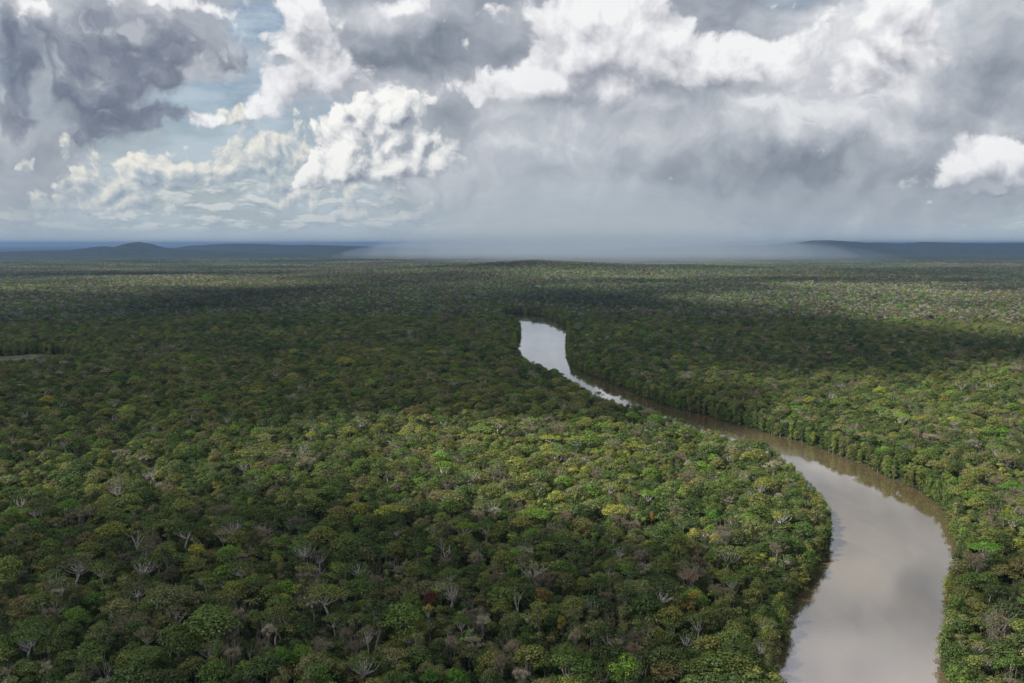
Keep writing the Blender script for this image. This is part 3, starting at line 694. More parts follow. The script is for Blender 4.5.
# ------------------------------------------------------------------ trees one can pick out in the photograph
# (photo x, photo y of the crown, width in photo pixels, kind, variant, colour, height factor, short name, label)
PG, PB, GB = (0.34, 0.31, 0.27), (0.25, 0.205, 0.165), (0.17, 0.145, 0.118)
FT = [
 (137, 540, 17, 'dead', 0, PG, 1.12, 'whitest forked dead tree', 'whitest dead tree, a bare upright fork standing in dark canopy'),
 (155, 474, 17, 'dead', 1, PG, 1.10, 'pale forked dead tree', 'pale dead tree with two rising limbs at the edge of the shaded canopy'),
 (78, 562, 42, 'sparse', 0, (0.075, 0.08, 0.035), 1.30, 'giant open-crowned tree', 'giant tree with open olive crown, its pale trunk and limbs showing'),
 (56, 594, 16, 'bare', 0, PG, 1.0, 'small whitish twiggy tree', 'small whitish twiggy tree below the giant open-crowned tree'),
 (167, 489, 14, 'bare', 1, PB, 1.0, 'small round grey tree', 'small round leafless grey tree just below a pale forked dead tree'),
 (313, 603, 15, 'bare', 2, PG, 1.15, 'upright silvery leafless tree', 'upright silvery leafless tree with a narrow fan of twigs'),
 (268, 631, 20, 'bare', 3, PG, 1.05, 'flat white-twigged tree', 'flat white-twigged leafless tree over dark crowns near the bottom'),
 (237, 616, 24, 'bare', 0, PB, 1.1, 'pale vase-shaped leafless tree', 'pale vase-shaped leafless tree with several parallel rising limbs'),
 (233, 654, 22, 'bare', 1, PB, 1.0, 'brown twiggy dome', 'brown twiggy leafless dome beside an olive domed tree'),
 (107, 664, 11, 'dead', 0, PB, 1.0, 'stubby dead trunk', 'stubby pinkish dead trunk near the bottom left'),
 (47, 669, 15, 'bare', 2, PG, 1.0, 'white-twigged corner tree', 'white-twigged leafless tree at the bottom edge, far left'),
 (83, 513, 28, 'bare', 3, GB, 1.05, 'brown leafless haze', 'broad brown leafless crown above the giant open-crowned tree'),
 (118, 486, 28, 'sparse', 1, (0.09, 0.085, 0.05), 1.15, 'thin brownish forked tree', 'thin brownish crown on a pale forked trunk left of a forked dead tree'),
 (222, 534, 20, 'umbrella', 0, (0.20, 0.175, 0.12), 1.05, 'cream flat-topped tree', 'cream flat-topped tree, palest leafy crown of its surroundings'),
 (241, 558, 15, 'bare', 0, (0.26, 0.19, 0.165), 0.95, 'pinkish flat tree', 'pinkish flat leafless crown under the cream flat-topped tree'),
 (345, 588, 24, 'sparse', 2, (0.06, 0.068, 0.03), 1.2, 'slanting white-limbed tree', 'tree with two slanting white limbs under a thin green crown'),
 (320, 556, 26, 'umbrella', 1, (0.080, 0.078, 0.052), 1.1, 'grey umbrella tree', 'grey umbrella tree with a ribbed flat crown on a fine trunk'),
 (122, 452, 26, 'sparse', 0, (0.18, 0.165, 0.12), 1.1, 'bleached thin tree', 'bleached thin-crowned tree highest up the slope at left'),
 (144, 459, 14, 'bare', 1, PG, 1.0, 'small bleached tree', 'small bleached leafless tree between two larger pale trees'),
 (283, 454, 28, 'bare', 2, PB, 1.0, 'wide beige leafless tree', 'wide beige leafless tree standing at the start of the sunlit canopy'),
 (95, 596, 24, 'dome', 0, (0.050, 0.115, 0.018), 0.95, 'vivid green domed tree', 'vivid green domed tree at the foot of the giant open-crowned tree'),
 (67, 531, 24, 'dome', 1, (0.055, 0.105, 0.020), 1.0, 'fresh green domed tree', 'fresh green domed tree above the giant open-crowned tree'),
 (283, 652, 26, 'dome', 2, (0.060, 0.140, 0.016), 1.0, 'bright green lumpy crown', 'bright green lumpy crown at the bottom, right of an olive dome'),
 (5, 528, 22, 'dome', 3, (0.070, 0.130, 0.020), 1.0, 'bright green edge tree', 'bright green domed tree cut by the left edge'),
 (139, 588, 38, 'umbrella', 2, (0.066, 0.074, 0.034), 1.12, 'broad olive umbrella tree', 'broad olive umbrella tree with white limbs showing under its crown'),
 (172, 569, 17, 'dome', 4, (0.066, 0.066, 0.036), 1.1, 'round brown-green ball tree', 'round brown-green ball-crowned tree on twin trunks'),
 (194, 662, 34, 'dome', 5, (0.085, 0.100, 0.026), 1.0, 'big olive dome', 'big olive domed tree, broadest crown of the bottom left'),
 (147, 634, 28, 'umbrella', 3, (0.120, 0.115, 0.065), 1.0, 'khaki parasol tree', 'khaki parasol-shaped tree with dark gaps around it'),
 (50, 615, 26, 'bare', 3, GB, 1.05, 'grey-brown leafless crown', 'grey-brown leafless rounded crown beside a whitish twiggy tree'),
 (451, 588, 27, 'sparse', 1, (0.115, 0.130, 0.070), 1.25, 'white-limbed pale green tree', 'pale green tree with many white limbs fanning from one trunk'),
 (431, 595, 17, 'dome', 0, (0.085, 0.022, 0.018), 1.05, 'dark red tree', 'dark red crowned tree, the only red one'),
 (419, 622, 24, 'lumpy', 0, (0.140, 0.170, 0.025), 1.0, 'lime green tree', 'lime green lumpy tree just below the dark red tree'),
 (428, 610, 15, 'umbrella', 1, (0.25, 0.23, 0.05), 0.98, 'yellow-flowered tree', 'small yellow-flowered crown rising behind the lime green tree'),
 (368, 631, 24, 'sparse', 2, (0.125, 0.110, 0.075), 1.22, 'tall brown candelabra tree', 'tall brown candelabra tree on a long white trunk'),
 (346, 634, 18, 'bare', 0, GB, 1.0, 'dull bare neighbour', 'dull grey bare tree beside the brown candelabra tree'),
 (483, 622, 20, 'bare', 1, PG, 1.0, 'small white forked tree', 'small white forked leafless tree among green domes'),
 (518, 601, 12, 'dead', 1, PB, 1.1, 'slim pale standing snag', 'slim pale standing snag with a narrow head'),
 (575, 636, 17, 'bare', 2, (0.31, 0.25, 0.21), 1.1, 'beige fan-shaped tree', 'beige fan-shaped leafless tree against very dark green'),
 (512, 648, 21, 'bare', 3, (0.27, 0.20, 0.17), 1.05, 'pinkish fan-shaped tree', 'pinkish fan-shaped leafless tree near the bottom centre'),
 (451, 643, 18, 'bare', 0, PB, 1.05, 'beige upright bare tree', 'beige upright bare tree right of the lime green tree'),
 (521, 676, 24, 'bare', 1, (0.30, 0.26, 0.25), 1.0, 'whitish bottom-edge tree', 'whitish leafless crown at the bottom edge near the centre'),
 (500, 662, 22, 'bare', 2, GB, 1.05, 'brown bare bottom tree', 'brown leafless tree between two paler ones at the bottom'),
 (456, 673, 27, 'dome', 2, (0.060, 0.150, 0.014), 0.98, 'most vivid green tree', 'most vivid green domed tree at the bottom edge near the centre'),
 (431, 674, 24, 'dome', 3, (0.052, 0.120, 0.018), 0.95, 'leaf-green domed neighbour', 'leaf-green domed tree left of the most vivid green one'),
 (566, 517, 14, 'bare', 3, (0.23, 0.175, 0.145), 1.05, 'tall brown plume', 'tall brown leafless plume above green canopy in the centre'),
 (477, 515, 20, 'bare', 0, PB, 1.05, 'dark-trunked beige tree', 'dark-trunked beige leafless tree left of a silvery twiggy one'),
 (495, 512, 15, 'bare', 1, PG, 1.0, 'silvery twiggy tree', 'silvery twiggy leafless tree right of a dark-trunked beige one'),
 (541, 592, 26, 'dome', 4, (0.130, 0.098, 0.028), 1.05, 'rust-tinged dome', 'rust-tinged olive dome, orange patch on its crown'),
 (562, 623, 14, 'lumpy', 1, (0.180, 0.160, 0.025), 0.95, 'golden sprig tree', 'small golden-topped tree left of deep green domes'),
 (394, 546, 22, 'dome', 5, (0.125, 0.125, 0.040), 1.1, 'mustard-topped dome', 'mustard-topped domed tree standing clear of dark canopy'),
 (395, 590, 36, 'dome', 1, (0.100, 0.098, 0.048), 1.05, 'broad khaki dome', 'broad khaki dome left of the dark red tree'),
 (523, 559, 22, 'umbrella', 0, (0.125, 0.120, 0.065), 1.1, 'khaki mushroom tree', 'khaki mushroom-shaped tree with pale limbs, upper centre'),
 (566, 578, 28, 'dome', 0, (0.088, 0.094, 0.036), 1.05, 'smooth olive dome', 'smooth olive domed tree right of the rust-tinged dome'),
 (589, 583, 22, 'dome', 3, (0.080, 0.088, 0.032), 1.0, 'second olive dome', 'olive domed tree leaning on a smoother olive dome'),
 (645, 622, 2, 'dome', 2, (0.03, 0.05, 0.02), 0.9, 'x', 'x'),
 (639, 556, 12, 'bare', 2, (0.24, 0.19, 0.16), 1.08, 'slender brown bare tree', 'slender brown bare tree on a thin trunk, middle of the forest'),
 (636, 673, 17, 'bare', 3, PB, 1.05, 'pale brown bottom tree', 'pale brown leafless tree at the bottom, right of centre'),
 (634, 650, 22, 'bare', 0, (0.18, 0.13, 0.11), 1.0, 'mauve-brown crown', 'mauve-brown leafless crown above the pale brown bottom tree'),
 (698, 621, 31, 'umbrella', 1, (0.066, 0.090, 0.030), 1.25, 'white-trunked parasol tree', 'green parasol-shaped tree with white fan of limbs near the river'),
 (690, 577, 32, 'bare', 1, (0.23, 0.165, 0.140), 1.05, 'broad pink-brown tree', 'broad pink-brown leafless crown inland from the river bend'),
 (684, 565, 34, 'dome', 4, (0.095, 0.105, 0.040), 1.0, 'wide sage dome', 'wide sage-green dome behind the broad pink-brown tree'),
 (765, 643, 20, 'sparse', 0, (0.070, 0.085, 0.035), 1.05, 'leaning white-trunked tree', 'leaning white-trunked tree overhanging the near river bank'),
 (776, 549, 15, 'bare', 2, (0.21, 0.165, 0.130), 1.08, 'thin brown riverside tree', 'thin brown leafless tree near the bank above the river'),
 (716, 590, 20, 'bare', 3, GB, 1.0, 'faint grey bare tree', 'faint grey bare tree right of the broad pink-brown one'),
 (667, 668, 40, 'dome', 5, (0.095, 0.080, 0.034), 1.02, 'russet-olive broad dome', 'russet-olive broad dome at the bottom between snag and river'),
 (660, 580, 36, 'umbrella', 2, (0.034, 0.060, 0.018), 1.1, 'dark flat-topped tree', 'dark green flat-topped tree left of the broad pink-brown one'),
 (737, 533, 30, 'dome', 0, (0.070, 0.085, 0.032), 1.05, 'tall sage column dome', 'tall sage-green dome amid yellow-flowering crowns'),
 (694, 531, 14, 'dome', 1, (0.26, 0.25, 0.07), 1.02, 'yellow flowering crown', 'yellow flowering crown, first of two on the sunny slope'),
 (716, 535, 14, 'dome', 2, (0.27, 0.25, 0.08), 1.0, 'cream-yellow flowering crown', 'cream-yellow flowering crown right of another yellow crown'),
 (638, 518, 15, 'lumpy', 2, (0.130, 0.190, 0.030), 1.0, 'spring-green tree', 'spring-green lumpy tree catching the light in the centre'),
 (714, 513, 15, 'dome', 3, (0.050, 0.140, 0.018), 1.0, 'emerald round tree', 'emerald round tree among sage crowns on the sunny slope'),
 (652, 512, 7, 'dome', 4, (0.24, 0.15, 0.04), 1.05, 'orange speck tree', 'tiny orange crown in the sunlit canopy'),
 (514, 366, 8, 'dome', 5, (0.22, 0.05, 0.08), 1.0, 'magenta tree', 'magenta crown on the near bank where the river vanishes'),
 (822, 466, 2, 'dome', 2, (0.03, 0.05, 0.02), 0.9, 'x', 'x'),
 (1012, 484, 24, 'dome', 3, (0.070, 0.160, 0.018), 1.0, 'grass-green riverside tree', 'grass-green dome on the sunlit far bank at the right edge'),
 (978, 560, 26, 'bare', 0, (0.20, 0.155, 0.130), 1.0, 'mauve far-bank tree', 'mauve leafless crown on the far bank below the bend'),
 (930, 437, 22, 'bare', 1, (0.25, 0.21, 0.17), 1.0, 'pale far-bank tree', 'pale leafless crown far inland beyond the river'),
 (278, 418, 14, 'umbrella', 0, (0.26, 0.20, 0.15), 1.0, 'peach flat-topped tree', 'peach flat-topped tree in shaded canopy beyond the sunlit belt'),
]
FT = [f for f in FT if f[8] != 'x']
NOM = {'dome': 13.5, 'umbrella': 16.0, 'lumpy': 12.0, 'sparse': 15.0, 'bare': 14.0, 'dead': 12.0}
fx, fy, fs_, fz, fk, fv, ft_ = [], [], [], [], [], [], []
for (px, py, w, k, v, c, hf_, sh, lb) in FT:
    cz = 20.5 * hf_ + 3
    x, y = place(px, py, cz); dist = math.hypot(x, y)
    z0 = float(land(np.array([x]), np.array([y]))[0]); x, y = place(px, py, 20.5 * (1.03 + (hf_ - 1) * 0.75) + z0); 
    for it in range(12):                                  # keep trunks on land
        s_ = float(river_sd([x], [y])[0])
        if s_ > 4: break
        x -= 2.5 if py > 470 and px < 860 else -2.5
    fx.append(x); fy.append(y); fs_.append(w * dist / FPX / NOM[k]); fz.append((1.03 + (hf_ - 1) * 0.75) * (0.9 if w < 12 else 1.0)); fk.append(k); fv.append(START[k] + v % COUNT[k]); ft_.append(c)
fx, fy, fs_, fz = map(np.array, (fx, fy, fs_, fz))
drop = np.zeros(N, bool)
for x, y, s_ in zip(fx, fy, fs_):
    ddx, ddy = TX - x, TY - y
    drop |= np.hypot(ddx, ddy) < 4.2 * s_ + 1.5                       # where the picked tree stands
    u_ = (ddx * x + ddy * y) / math.hypot(x, y); v_ = np.abs(ddx * y - ddy * x) / math.hypot(x, y)
    fr = (u_ < 0) & (u_ > -24) & (v_ < 5 * s_)                        # lower neighbours towards the viewer
    zs[fr] = np.minimum(zs[fr], 0.80)
    drop |= (u_ < 0) & (u_ > -20) & (v_ < 3.5 * s_ + 2) & (scale > 1.15)
keep = ~drop
TX, TY, sd, kinds, scale, zs, rot, var, tint, cname = [a[keep] for a in (TX, TY, sd, kinds, scale, zs, rot, var, tint, cname)]
nf = len(FT); frot = rng.uniform(0, 6.28, nf)
TX = np.concatenate([fx, TX]); TY = np.concatenate([fy, TY]); sd = np.concatenate([river_sd(fx, fy), sd])
kinds = np.concatenate([np.array(fk, object), kinds]); scale = np.concatenate([fs_, scale]); zs = np.concatenate([fz, zs])
rot = np.concatenate([frot, rot]); var = np.concatenate([np.array(fv), var]); tint = np.vstack([np.array(ft_), tint]); cname = np.concatenate([np.array(['feature'] * nf, object), cname])
TZ = land(TX, TY, sd); N = len(TX)

# ---- the 300 that show largest stand as trees of their own
PX, PY, DD = to_px(TX, TY, TZ + 20 * zs)
wpx = scale * 13 * FPX / DD
inview = (PX > -4) & (PX < 1028) & (PY > 250) & (PY < 684)
score = np.where(inview, wpx * (0.6 + 0.4 * zs), -1); score[sd < 3] *= 0.6; score[np.isin(kinds, ['dead'])] *= 1.2
score[:nf] = 1e6
sel = np.argsort(-score)[:300]
SHAPE = {'dome': 'domed tree', 'umbrella': 'umbrella-shaped tree', 'lumpy': 'lumpy-crowned tree', 'sparse': 'open-crowned tree', 'bare': 'leafless tree', 'dead': 'dead tree', 'bank': 'bushy tree', 'palm': 'palm'}
NAME = {'dome': 'canopy_tree', 'umbrella': 'umbrella_tree', 'lumpy': 'canopy_tree', 'sparse': 'emergent_tree', 'bare': 'leafless_tree', 'dead': 'dead_tree', 'bank': 'riverside_tree', 'palm': 'palm_tree'}
GROUP = {'canopy_tree': 'leafy rainforest canopy trees', 'umbrella_tree': 'flat-topped rainforest trees', 'emergent_tree': 'open-crowned trees above the canopy',
         'leafless_tree': 'leafless rainforest trees', 'dead_tree': 'standing dead trees', 'riverside_tree': 'trees on the river bank', 'palm_tree': 'rainforest palms'}
lm = [(PX[i], PY[i], FT[i][7]) for i in range(nf)] + [(800, 600, 'near river bank'), (955, 600, 'far river bank')]
seen = {}
def describe(i):
    if i < nf: return FT[i][8]
    size = 'large' if wpx[i] > 27 else 'mid-sized'
    order = sorted(lm, key=lambda p: math.hypot(p[0] - PX[i], p[1] - PY[i]))
    for p in order[:6]:
        dx_, dy_ = PX[i] - p[0], PY[i] - p[1]; dd = math.hypot(dx_, dy_); a = math.degrees(math.atan2(-dy_, dx_)) % 360
        where = ['right of', 'up and right of', 'above', 'up and left of', 'left of', 'down and left of', 'below', 'down and right of'][int((a + 22.5) // 45) % 8]
        near_ = 'just ' if dd < 28 else ('' if dd < 60 else 'well ')
        for lab in (f"{cname[i]} {SHAPE[kinds[i]]} {near_}{where} the {p[2]}", f"{size} {cname[i]} {SHAPE[kinds[i]]} {near_}{where} the {p[2]}"):
            if lab not in seen and len(lab.split()) <= 16: seen[lab] = i; return lab
    return lab
first = {}
for i in sel:
    i = int(i); k = kinds[i]; v = int(var[i]); nm = NAME[k]
    e = bpy.data.objects.new(nm, None); e.empty_display_size = 2; COL.objects.link(e)
    e.location = (TX[i], TY[i], TZ[i]); e.rotation_euler = (0, 0, rot[i]); e.scale = (scale[i], scale[i], zs[i])
    e['label'] = describe(i); e['category'] = 'palm' if k == 'palm' else ('dead tree' if k == 'dead' else 'tree'); e['group'] = GROUP[nm]
    for pn, me in (('trunk', TM[v]), ('crown', KM[v])):
        if (pn, v) in first: c = first[(pn, v)].copy()
        else: c = bpy.data.objects.new(pn, me); first[(pn, v)] = c
        c.parent = e; c['tint'] = [float(t) for t in tint[i]] + [1.0]; COL.objects.link(c)

# ---- the rest of the forest: one object, its trees placed by geometry nodes
def instancer(name, P, idx, rotz, scl, tnt, coll, kind='stuff', label=None):
    me = bpy.data.meshes.new(name); me.vertices.add(len(P)); me.vertices.foreach_set('co', np.asarray(P, np.float32).ravel())
    def attr(nm, ty, val, key='value'):
        a = me.attributes.new(nm, ty, 'POINT'); a.data.foreach_set(key, np.ascontiguousarray(val).ravel())
    attr('pick', 'INT', np.asarray(idx, np.int32))
    attr('turn', 'FLOAT_VECTOR', np.stack([np.zeros(len(P)), np.zeros(len(P)), rotz], 1).astype(np.float32), 'vector')
    attr('size', 'FLOAT_VECTOR', np.asarray(scl, np.float32), 'vector')
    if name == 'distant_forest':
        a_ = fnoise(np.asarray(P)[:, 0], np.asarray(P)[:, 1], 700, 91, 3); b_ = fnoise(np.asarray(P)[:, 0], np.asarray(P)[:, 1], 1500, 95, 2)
        k_ = 0.55 + 0.95 * np.clip((a_ - 0.25) * 1.9, 0, 1); k_ = k_ * (1 - 0.45 * np.exp(-((np.asarray(P)[:, 1] - 6900) / 500) ** 2)); attr('tone_and_shade', 'FLOAT_COLOR', np.stack([k_ * (0.74 + 0.34 * b_), k_, k_ * 1.10, k_ * 0 + 1], 1).astype(np.float32), 'color')  # regional tone, plus ridge crest darkened in the colour as its shaded side
    if tnt is not None: attr('tint', 'FLOAT_COLOR', np.concatenate([tnt, np.ones((len(P), 1))], 1).astype(np.float32), 'color')
    me.update(); o = bpy.data.objects.new(name, me); COL.objects.link(o); o['kind'] = kind
    if label: o['label'] = label; o['category'] = 'forest'
    ng = bpy.data.node_groups.new(name, 'GeometryNodeTree')
    ng.interface.new_socket('Geometry', in_out='INPUT', socket_type='NodeSocketGeometry'); ng.interface.new_socket('Geometry', in_out='OUTPUT', socket_type='NodeSocketGeometry')
    L = ng.links.new; nn = ng.nodes.new
    gi, go = nn('NodeGroupInput'), nn('NodeGroupOutput')
    ci = nn('GeometryNodeCollectionInfo'); ci.inputs['Collection'].default_value = coll; ci.inputs['Separate Children'].default_value = True; ci.inputs['Reset Children'].default_value = True
    mp = nn('GeometryNodeMeshToPoints'); iop = nn('GeometryNodeInstanceOnPoints'); iop.inputs['Pick Instance'].default_value = True
    def na(nm, ty):
        a = nn('GeometryNodeInputNamedAttribute'); a.data_type = ty; a.inputs['Name'].default_value = nm; return a.outputs['Attribute']
    L(gi.outputs[0], mp.inputs['Mesh']); L(mp.outputs[0], iop.inputs['Points']); L(ci.outputs[0], iop.inputs['Instance'])
    L(na('pick', 'INT'), iop.inputs['Instance Index']); L(na('size', 'FLOAT_VECTOR'), iop.inputs['Scale'])
    er = nn('FunctionNodeEulerToRotation'); L(na('turn', 'FLOAT_VECTOR'), er.inputs[0]); L(er.outputs[0], iop.inputs['Rotation'])
    L(iop.outputs[0], go.inputs[0])
    md = o.modifiers.new('scatter', 'NODES'); md.node_group = ng; return o
rest = np.ones(N, bool); rest[sel] = False
instancer('forest', np.stack([TX, TY, TZ], 1)[rest], var[rest], rot[rest], np.stack([scale, scale, zs], 1)[rest], tint[rest], src,
          label='dense mixed green rainforest covering the plain on both river banks')

# ---- undergrowth and young trees between the tall ones
US = 7.4
xs = np.arange(-1300, 1300, US); ys = np.arange(330, 2100, US)
UX, UY = np.meshgrid(xs, ys, indexing='ij'); UX = UX.ravel() + rng.uniform(-3.5, 3.5, UX.size); UY = UY.ravel() + rng.uniform(-3.5, 3.5, UY.size)
ok = (np.abs(np.arctan2(UX, UY)) < WEDGE) & (np.hypot(UX, UY) < 2100); UX, UY = UX[ok], UY[ok]; usd = river_sd(UX, UY)
ok = (usd > 1.5) & (clearing(UX, UY) > 0.97); UX, UY, usd = UX[ok], UY[ok], usd[ok]; nu_ = len(UX)
us_ = rng.uniform(0.8, 1.5, nu_)
instancer('undergrowth', np.stack([UX, UY, land(UX, UY, usd)], 1), START['bank'] + rng.integers(0, 3, nu_), rng.uniform(0, 6.28, nu_), np.stack([us_, us_, rng.uniform(0.45, 0.95, nu_) + 0.55 * (clearing(UX, UY) < 1.5)], 1),
          1.2 * np.array([PAL[c][0] for c in CN])[rng.choice(4, nu_, p=[.35, .3, .2, .15])] * rng.uniform(0.8, 1.2, (nu_, 1)), src, label='dark undergrowth filling the gaps between the forest trees')

# ---- forest farther off: stands of trees, about 60 m across
far = bpy.data.collections.new('far_sources')
PS = 60.0
tmpl = [make_tree(k, 300 + i, 1) for i, k in enumerate(['dome'] * 4 + ['lumpy'] * 3 + ['umbrella'] * 2 + ['bare'])]
for p_ in range(7):
    r = np.random.default_rng(500 + p_); Vs, Fs, Cs, Ms, n0 = [], [], [], [], 0
    for a in np.arange(-PS / 2, PS / 2, 10.0):
        for b in np.arange(-PS / 2, PS / 2, 10.0):
            (tv, tf), (kv, kf) = tmpl[r.choice(10, p=[.15, .15, .14, .13, .11, .1, .09, .05, .05, .03])]
            s_ = float(np.clip(np.exp(r.normal(0, 0.30)) * 1.05, 0.55, 1.8)); z_ = 0.92 * s_ ** 0.5 * r.uniform(0.82, 1.16); an = r.uniform(0, 6.28); ca, sa = math.cos(an), math.sin(an)
            if r.random() < 0.04: s_ *= 1.4; z_ *= 1.15
            M = np.array([[ca * s_, -sa * s_, 0], [sa * s_, ca * s_, 0], [0, 0, z_]]); off = np.array([a + r.uniform(-4, 4), b + r.uniform(-4, 4), -2])
            cx_ = CN[r.choice(6, p=CP[:6] / CP[:6].sum())]; col_ = LEAFY * np.array(PAL[cx_][0]) * r.uniform(0.8, 1.25)
            if len(kf) < 260 and r.random() < 0.5: col_ = 0.75 * np.array(TWIG[TN[r.integers(3)]])
            Vs.append(kv @ M.T + off); Fs.append(kf + n0); Cs.append(np.tile(col_, (len(kv), 1))); n0 += len(kv)
    me = bpy.data.meshes.new('stand'); V = np.vstack(Vs); fast_mesh(me, V, np.vstack(Fs)); me.materials.append(m_leaf_far)
    ca_ = me.color_attributes.new('tint', 'FLOAT_COLOR', 'POINT'); ca_.data.foreach_set('color', np.concatenate([np.vstack(Cs), np.ones((len(V), 1))], 1).astype(np.float32).ravel())
    far.objects.link(bpy.data.objects.new('stand_%02d' % p_, me))
R2 = 14500.0
xs = np.arange(-9600, 9600, PS * 0.95); ys = np.arange(2200, R2, PS * 0.95)
FX, FY = np.meshgrid(xs, ys, indexing='ij'); FX = FX.ravel() + rng.uniform(-5, 5, FX.size); FY = FY.ravel() + rng.uniform(-5, 5, FY.size)
rr = np.hypot(FX, FY); fsd = river_sd(FX, FY)
ok = (np.abs(np.arctan2(FX, FY)) < WEDGE) & (rr < R2 - 5500 * rng.random(len(rr)) ** 1.5) & (rr > R1 + 18) & (fsd > 40); FX, FY, fsd = FX[ok], FY[ok], fsd[ok]
sc_ = np.stack([np.full(len(FX), 1.0)] * 2 + [rng.uniform(0.85, 1.15, len(FX))], 1)
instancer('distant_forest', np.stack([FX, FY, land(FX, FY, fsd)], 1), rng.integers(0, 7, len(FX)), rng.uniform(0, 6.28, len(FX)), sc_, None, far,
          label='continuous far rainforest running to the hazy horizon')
# trees on the banks of the distant reach that the stands leave bare
xs = np.arange(-1100, 900, SP); ys = np.arange(R1 - 60, 3700, SP)
BX, BY = np.meshgrid(xs, ys, indexing='ij'); BX = BX.ravel() + rng.uniform(-4, 4, BX.size); BY = BY.ravel() + rng.uniform(-4, 4, BY.size); bsd2 = river_sd(BX, BY)
ok = (bsd2 > 3) & (bsd2 < 95) & (np.hypot(BX, BY) > R1 - 5); BX, BY, bsd2 = BX[ok], BY[ok], bsd2[ok]; nb = len(BX)
bs_ = rng.uniform(0.7, 1.3, nb)
instancer('river_woods', np.stack([BX, BY, land(BX, BY, bsd2)], 1), rng.integers(0, 15, nb), rng.uniform(0, 6.28, nb), np.stack([bs_, bs_, rng.uniform(0.8, 1.05, nb)], 1),
          LEAFY * np.array([PAL[c][0] for c in CN])[rng.choice(len(CN), nb, p=CP)] * rng.uniform(0.8, 1.2, (nb, 1)), src, label='dark wooded banks around the far silvery reach of the river')

# ------------------------------------------------------------------ the clouds overhead that shade parts of the forest
CLOUD_Z = 2100.0
def shade_spots():
    # (photo x, photo y, half width m, half depth m, strength) of the shaded ground
    return [(60, 650, 280, 140, 0.64), (30, 520, 230, 160, 0.66), (200, 545, 230, 80, 0.60), (430, 565, 200, 55, 0.52), (300, 640, 210, 80, 0.54), (640, 600, 140, 45, 0.38), (560, 665, 130, 40, 0.34), (1020, 575, 60, 110, 0.8), (50, 442, 300, 180, 0.62),
            (60, 372, 700, 380, 0.85), (300, 360, 700, 430, 0.95), (430, 385, 260, 180, 0.9), (560, 402, 180, 90, 0.8), (620, 410, 140, 60, 0.7), (330, 325, 1100, 700, 0.95), (80, 320, 1300, 800, 0.95), (470, 310, 700, 700, 1.0), (200, 295, 2100, 700, 0.9),
            (560, 318, 500, 500, 0.95), (640, 338, 400, 330, 1.0), (760, 347, 380, 260, 0.9), (880, 352, 420, 180, 0.62), (1010, 350, 420, 200, 0.52), (730, 392, 200, 70, 0.55), (480, 285, 1500, 500, 0.5), (130, 276, 1500, 260, 0.85), (860, 284, 1200, 330, 0.8), (540, 274, 1300, 330, 0.55)]
STEP = 60.0
cgx = np.arange(-7200, 4200, STEP); cgy = np.arange(-600, 8200, STEP)
QX, QY = np.meshgrid(cgx, cgy, indexing='ij'); T = np.zeros_like(QX)
for px, py, a, b, s_ in shade_spots():
    x, y = place(px, py, 22)
    T += s_ * np.exp(-(((QX - x) / a) ** 2 + ((QY - y) / b) ** 2) * 0.8)
T = np.clip(T, 0, 1.35) + (fnoise(QX, QY, 380, 70, 4) - 0.5) * 1.15
T = np.clip((T - 0.40) / 0.75, -1, 1)
inner = np.minimum(np.minimum(QX - cgx[0], cgx[-1] - QX), np.minimum(QY - cgy[0], cgy[-1] - QY)) > STEP * 1.5
T = np.where(inner, T, -1)
thick_ = 150 * np.clip(T, 0, 1) * (0.75 + 0.5 * fnoise(QX, QY, 240, 80, 3))
sh = sdir * ((CLOUD_Z - 22) / sdir.z)
on = T > 0
ids = np.full(T.shape, -1); cellmask = on[:-1, :-1] | on[1:, :-1] | on[:-1, 1:] | on[1:, 1:]
use = np.zeros(T.shape, bool); use[:-1, :-1] |= cellmask; use[1:, :-1] |= cellmask; use[:-1, 1:] |= cellmask; use[1:, 1:] |= cellmask
ids[use] = np.arange(use.sum()); n_ = use.sum()
cxw, cyw = QX[use] + sh.x, QY[use] + sh.y
th = np.maximum(thick_[use], 0.0)
rim = th <= 0
Vt = np.stack([cxw, cyw, CLOUD_Z + th * 0.7], 1); Vb = np.stack([cxw, cyw, CLOUD_Z - th * 0.3], 1)
i, j = np.nonzero(cellmask)
top = np.stack([ids[i, j], ids[i + 1, j], ids[i + 1, j + 1], ids[i, j + 1]], 1)
bot = top[:, ::-1] + n_
bot_fix = bot.copy(); rim_idx = np.nonzero(rim)[0]
mp = np.arange(2 * n_); mp[rim_idx + n_] = rim_idx
bot_fix = mp[bot_fix]
mcl, q, o_ = material('cloud')
pv = q.n('ShaderNodeVolumePrincipled'); pv.inputs['Color'].default_value = (0.97, 0.97, 0.97, 1); pv.inputs['Density'].default_value = 0.010; pv.inputs['Anisotropy'].default_value = 0.2
mcl.node_tree.links.new(pv.outputs[0], o_.inputs['Volume'])
clouds = mesh_obj('clouds', np.vstack([Vt, Vb]), np.vstack([top, bot_fix]), mcl, True); clouds['kind'] = 'stuff'

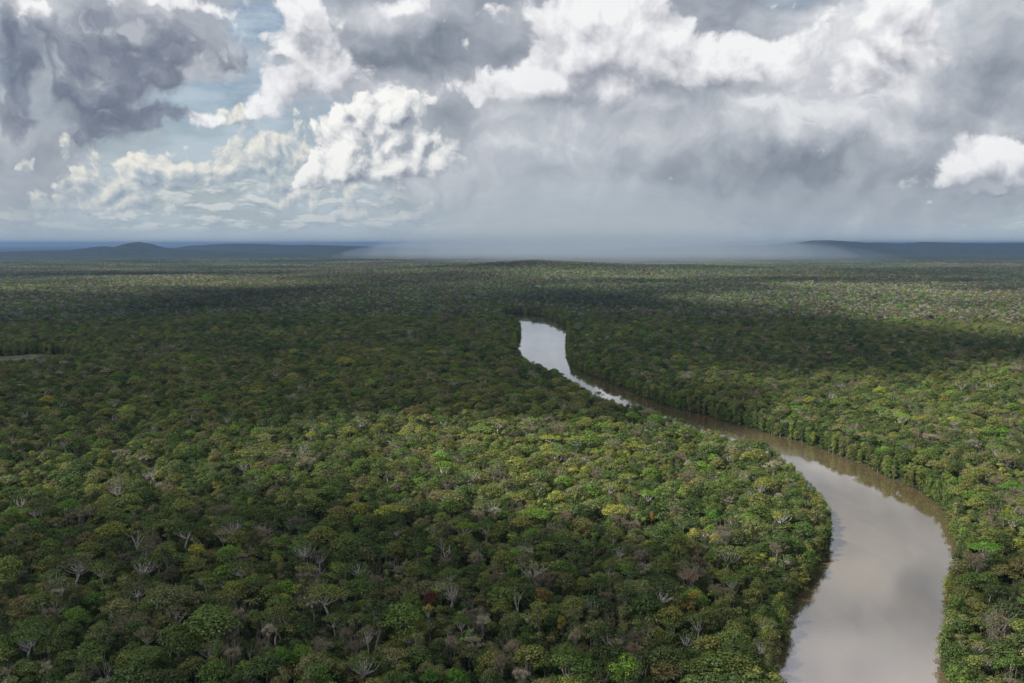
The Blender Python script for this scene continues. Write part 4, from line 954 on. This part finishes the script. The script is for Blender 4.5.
# ------------------------------------------------------------------ haze
mh, q, o_ = material('haze')
pv = q.n('ShaderNodeVolumePrincipled'); pv.inputs['Color'].default_value = (0.215, 0.345, 0.56, 1); pv.inputs['Density'].default_value = 0.000030; pv.inputs['Anisotropy'].default_value = 0.6
mh.node_tree.links.new(pv.outputs[0], o_.inputs['Volume'])
def box(name, a, b, m_):
    V = np.array([[x, y, z] for x in (a[0], b[0]) for y in (a[1], b[1]) for z in (a[2], b[2])], float)
    return mesh_obj(name, V, np.array([[0, 1, 3, 2], [4, 6, 7, 5], [0, 4, 5, 1], [2, 3, 7, 6], [0, 2, 6, 4], [1, 5, 7, 3]]), m_)
haze = box('haze', (-61000, -3500, -8), (61000, 101000, 350), mh); haze['kind'] = 'stuff'

# rain falling over the plain ahead: a thin veil of water
mr, q, o_ = material('rain')
pv = q.n('ShaderNodeVolumePrincipled'); pv.inputs['Color'].default_value = (0.465, 0.53, 0.57, 1); pv.inputs['Density'].default_value = 0.000034
mr.node_tree.links.new(pv.outputs[0], o_.inputs['Volume'])
def veil_obj(cx_, cy_, a, b, h):
    nu, nv = 48, 12; V, F = [(cx_, cy_, h)], []
    for k in range(1, nv + 1):
        for l in range(nu):
            t = k / nv * math.pi / 2; an = l / nu * 6.28318; s_ = math.sin(t) * (1 + 0.08 * math.sin(3 * an) + 0.05 * math.sin(7 * an + 1))
            V.append((cx_ + a * s_ * math.cos(an), cy_ + b * s_ * math.sin(an), h * math.cos(t) - (6 if k == nv else 0)))
    for k in range(nv - 1):
        for l in range(nu): F.append((1 + k * nu + l, 1 + (k + 1) * nu + l, 1 + (k + 1) * nu + (l + 1) % nu, 1 + k * nu + (l + 1) % nu))
    for l in range(nu): F.append((0, 1 + l, 1 + (l + 1) % nu))
    F.append(tuple(1 + (nv - 1) * nu + l for l in range(nu))[::-1])
    o = mesh_obj('rain', V, F, mr); o['kind'] = 'stuff'; return o
for a_ in ((1450, 18500, 4800, 9300, 400), (1300, 18300, 4100, 8900, 700), (1200, 18000, 3400, 8300, 1050), (1050, 17500, 2600, 7400, 1450)): veil_obj(*a_)
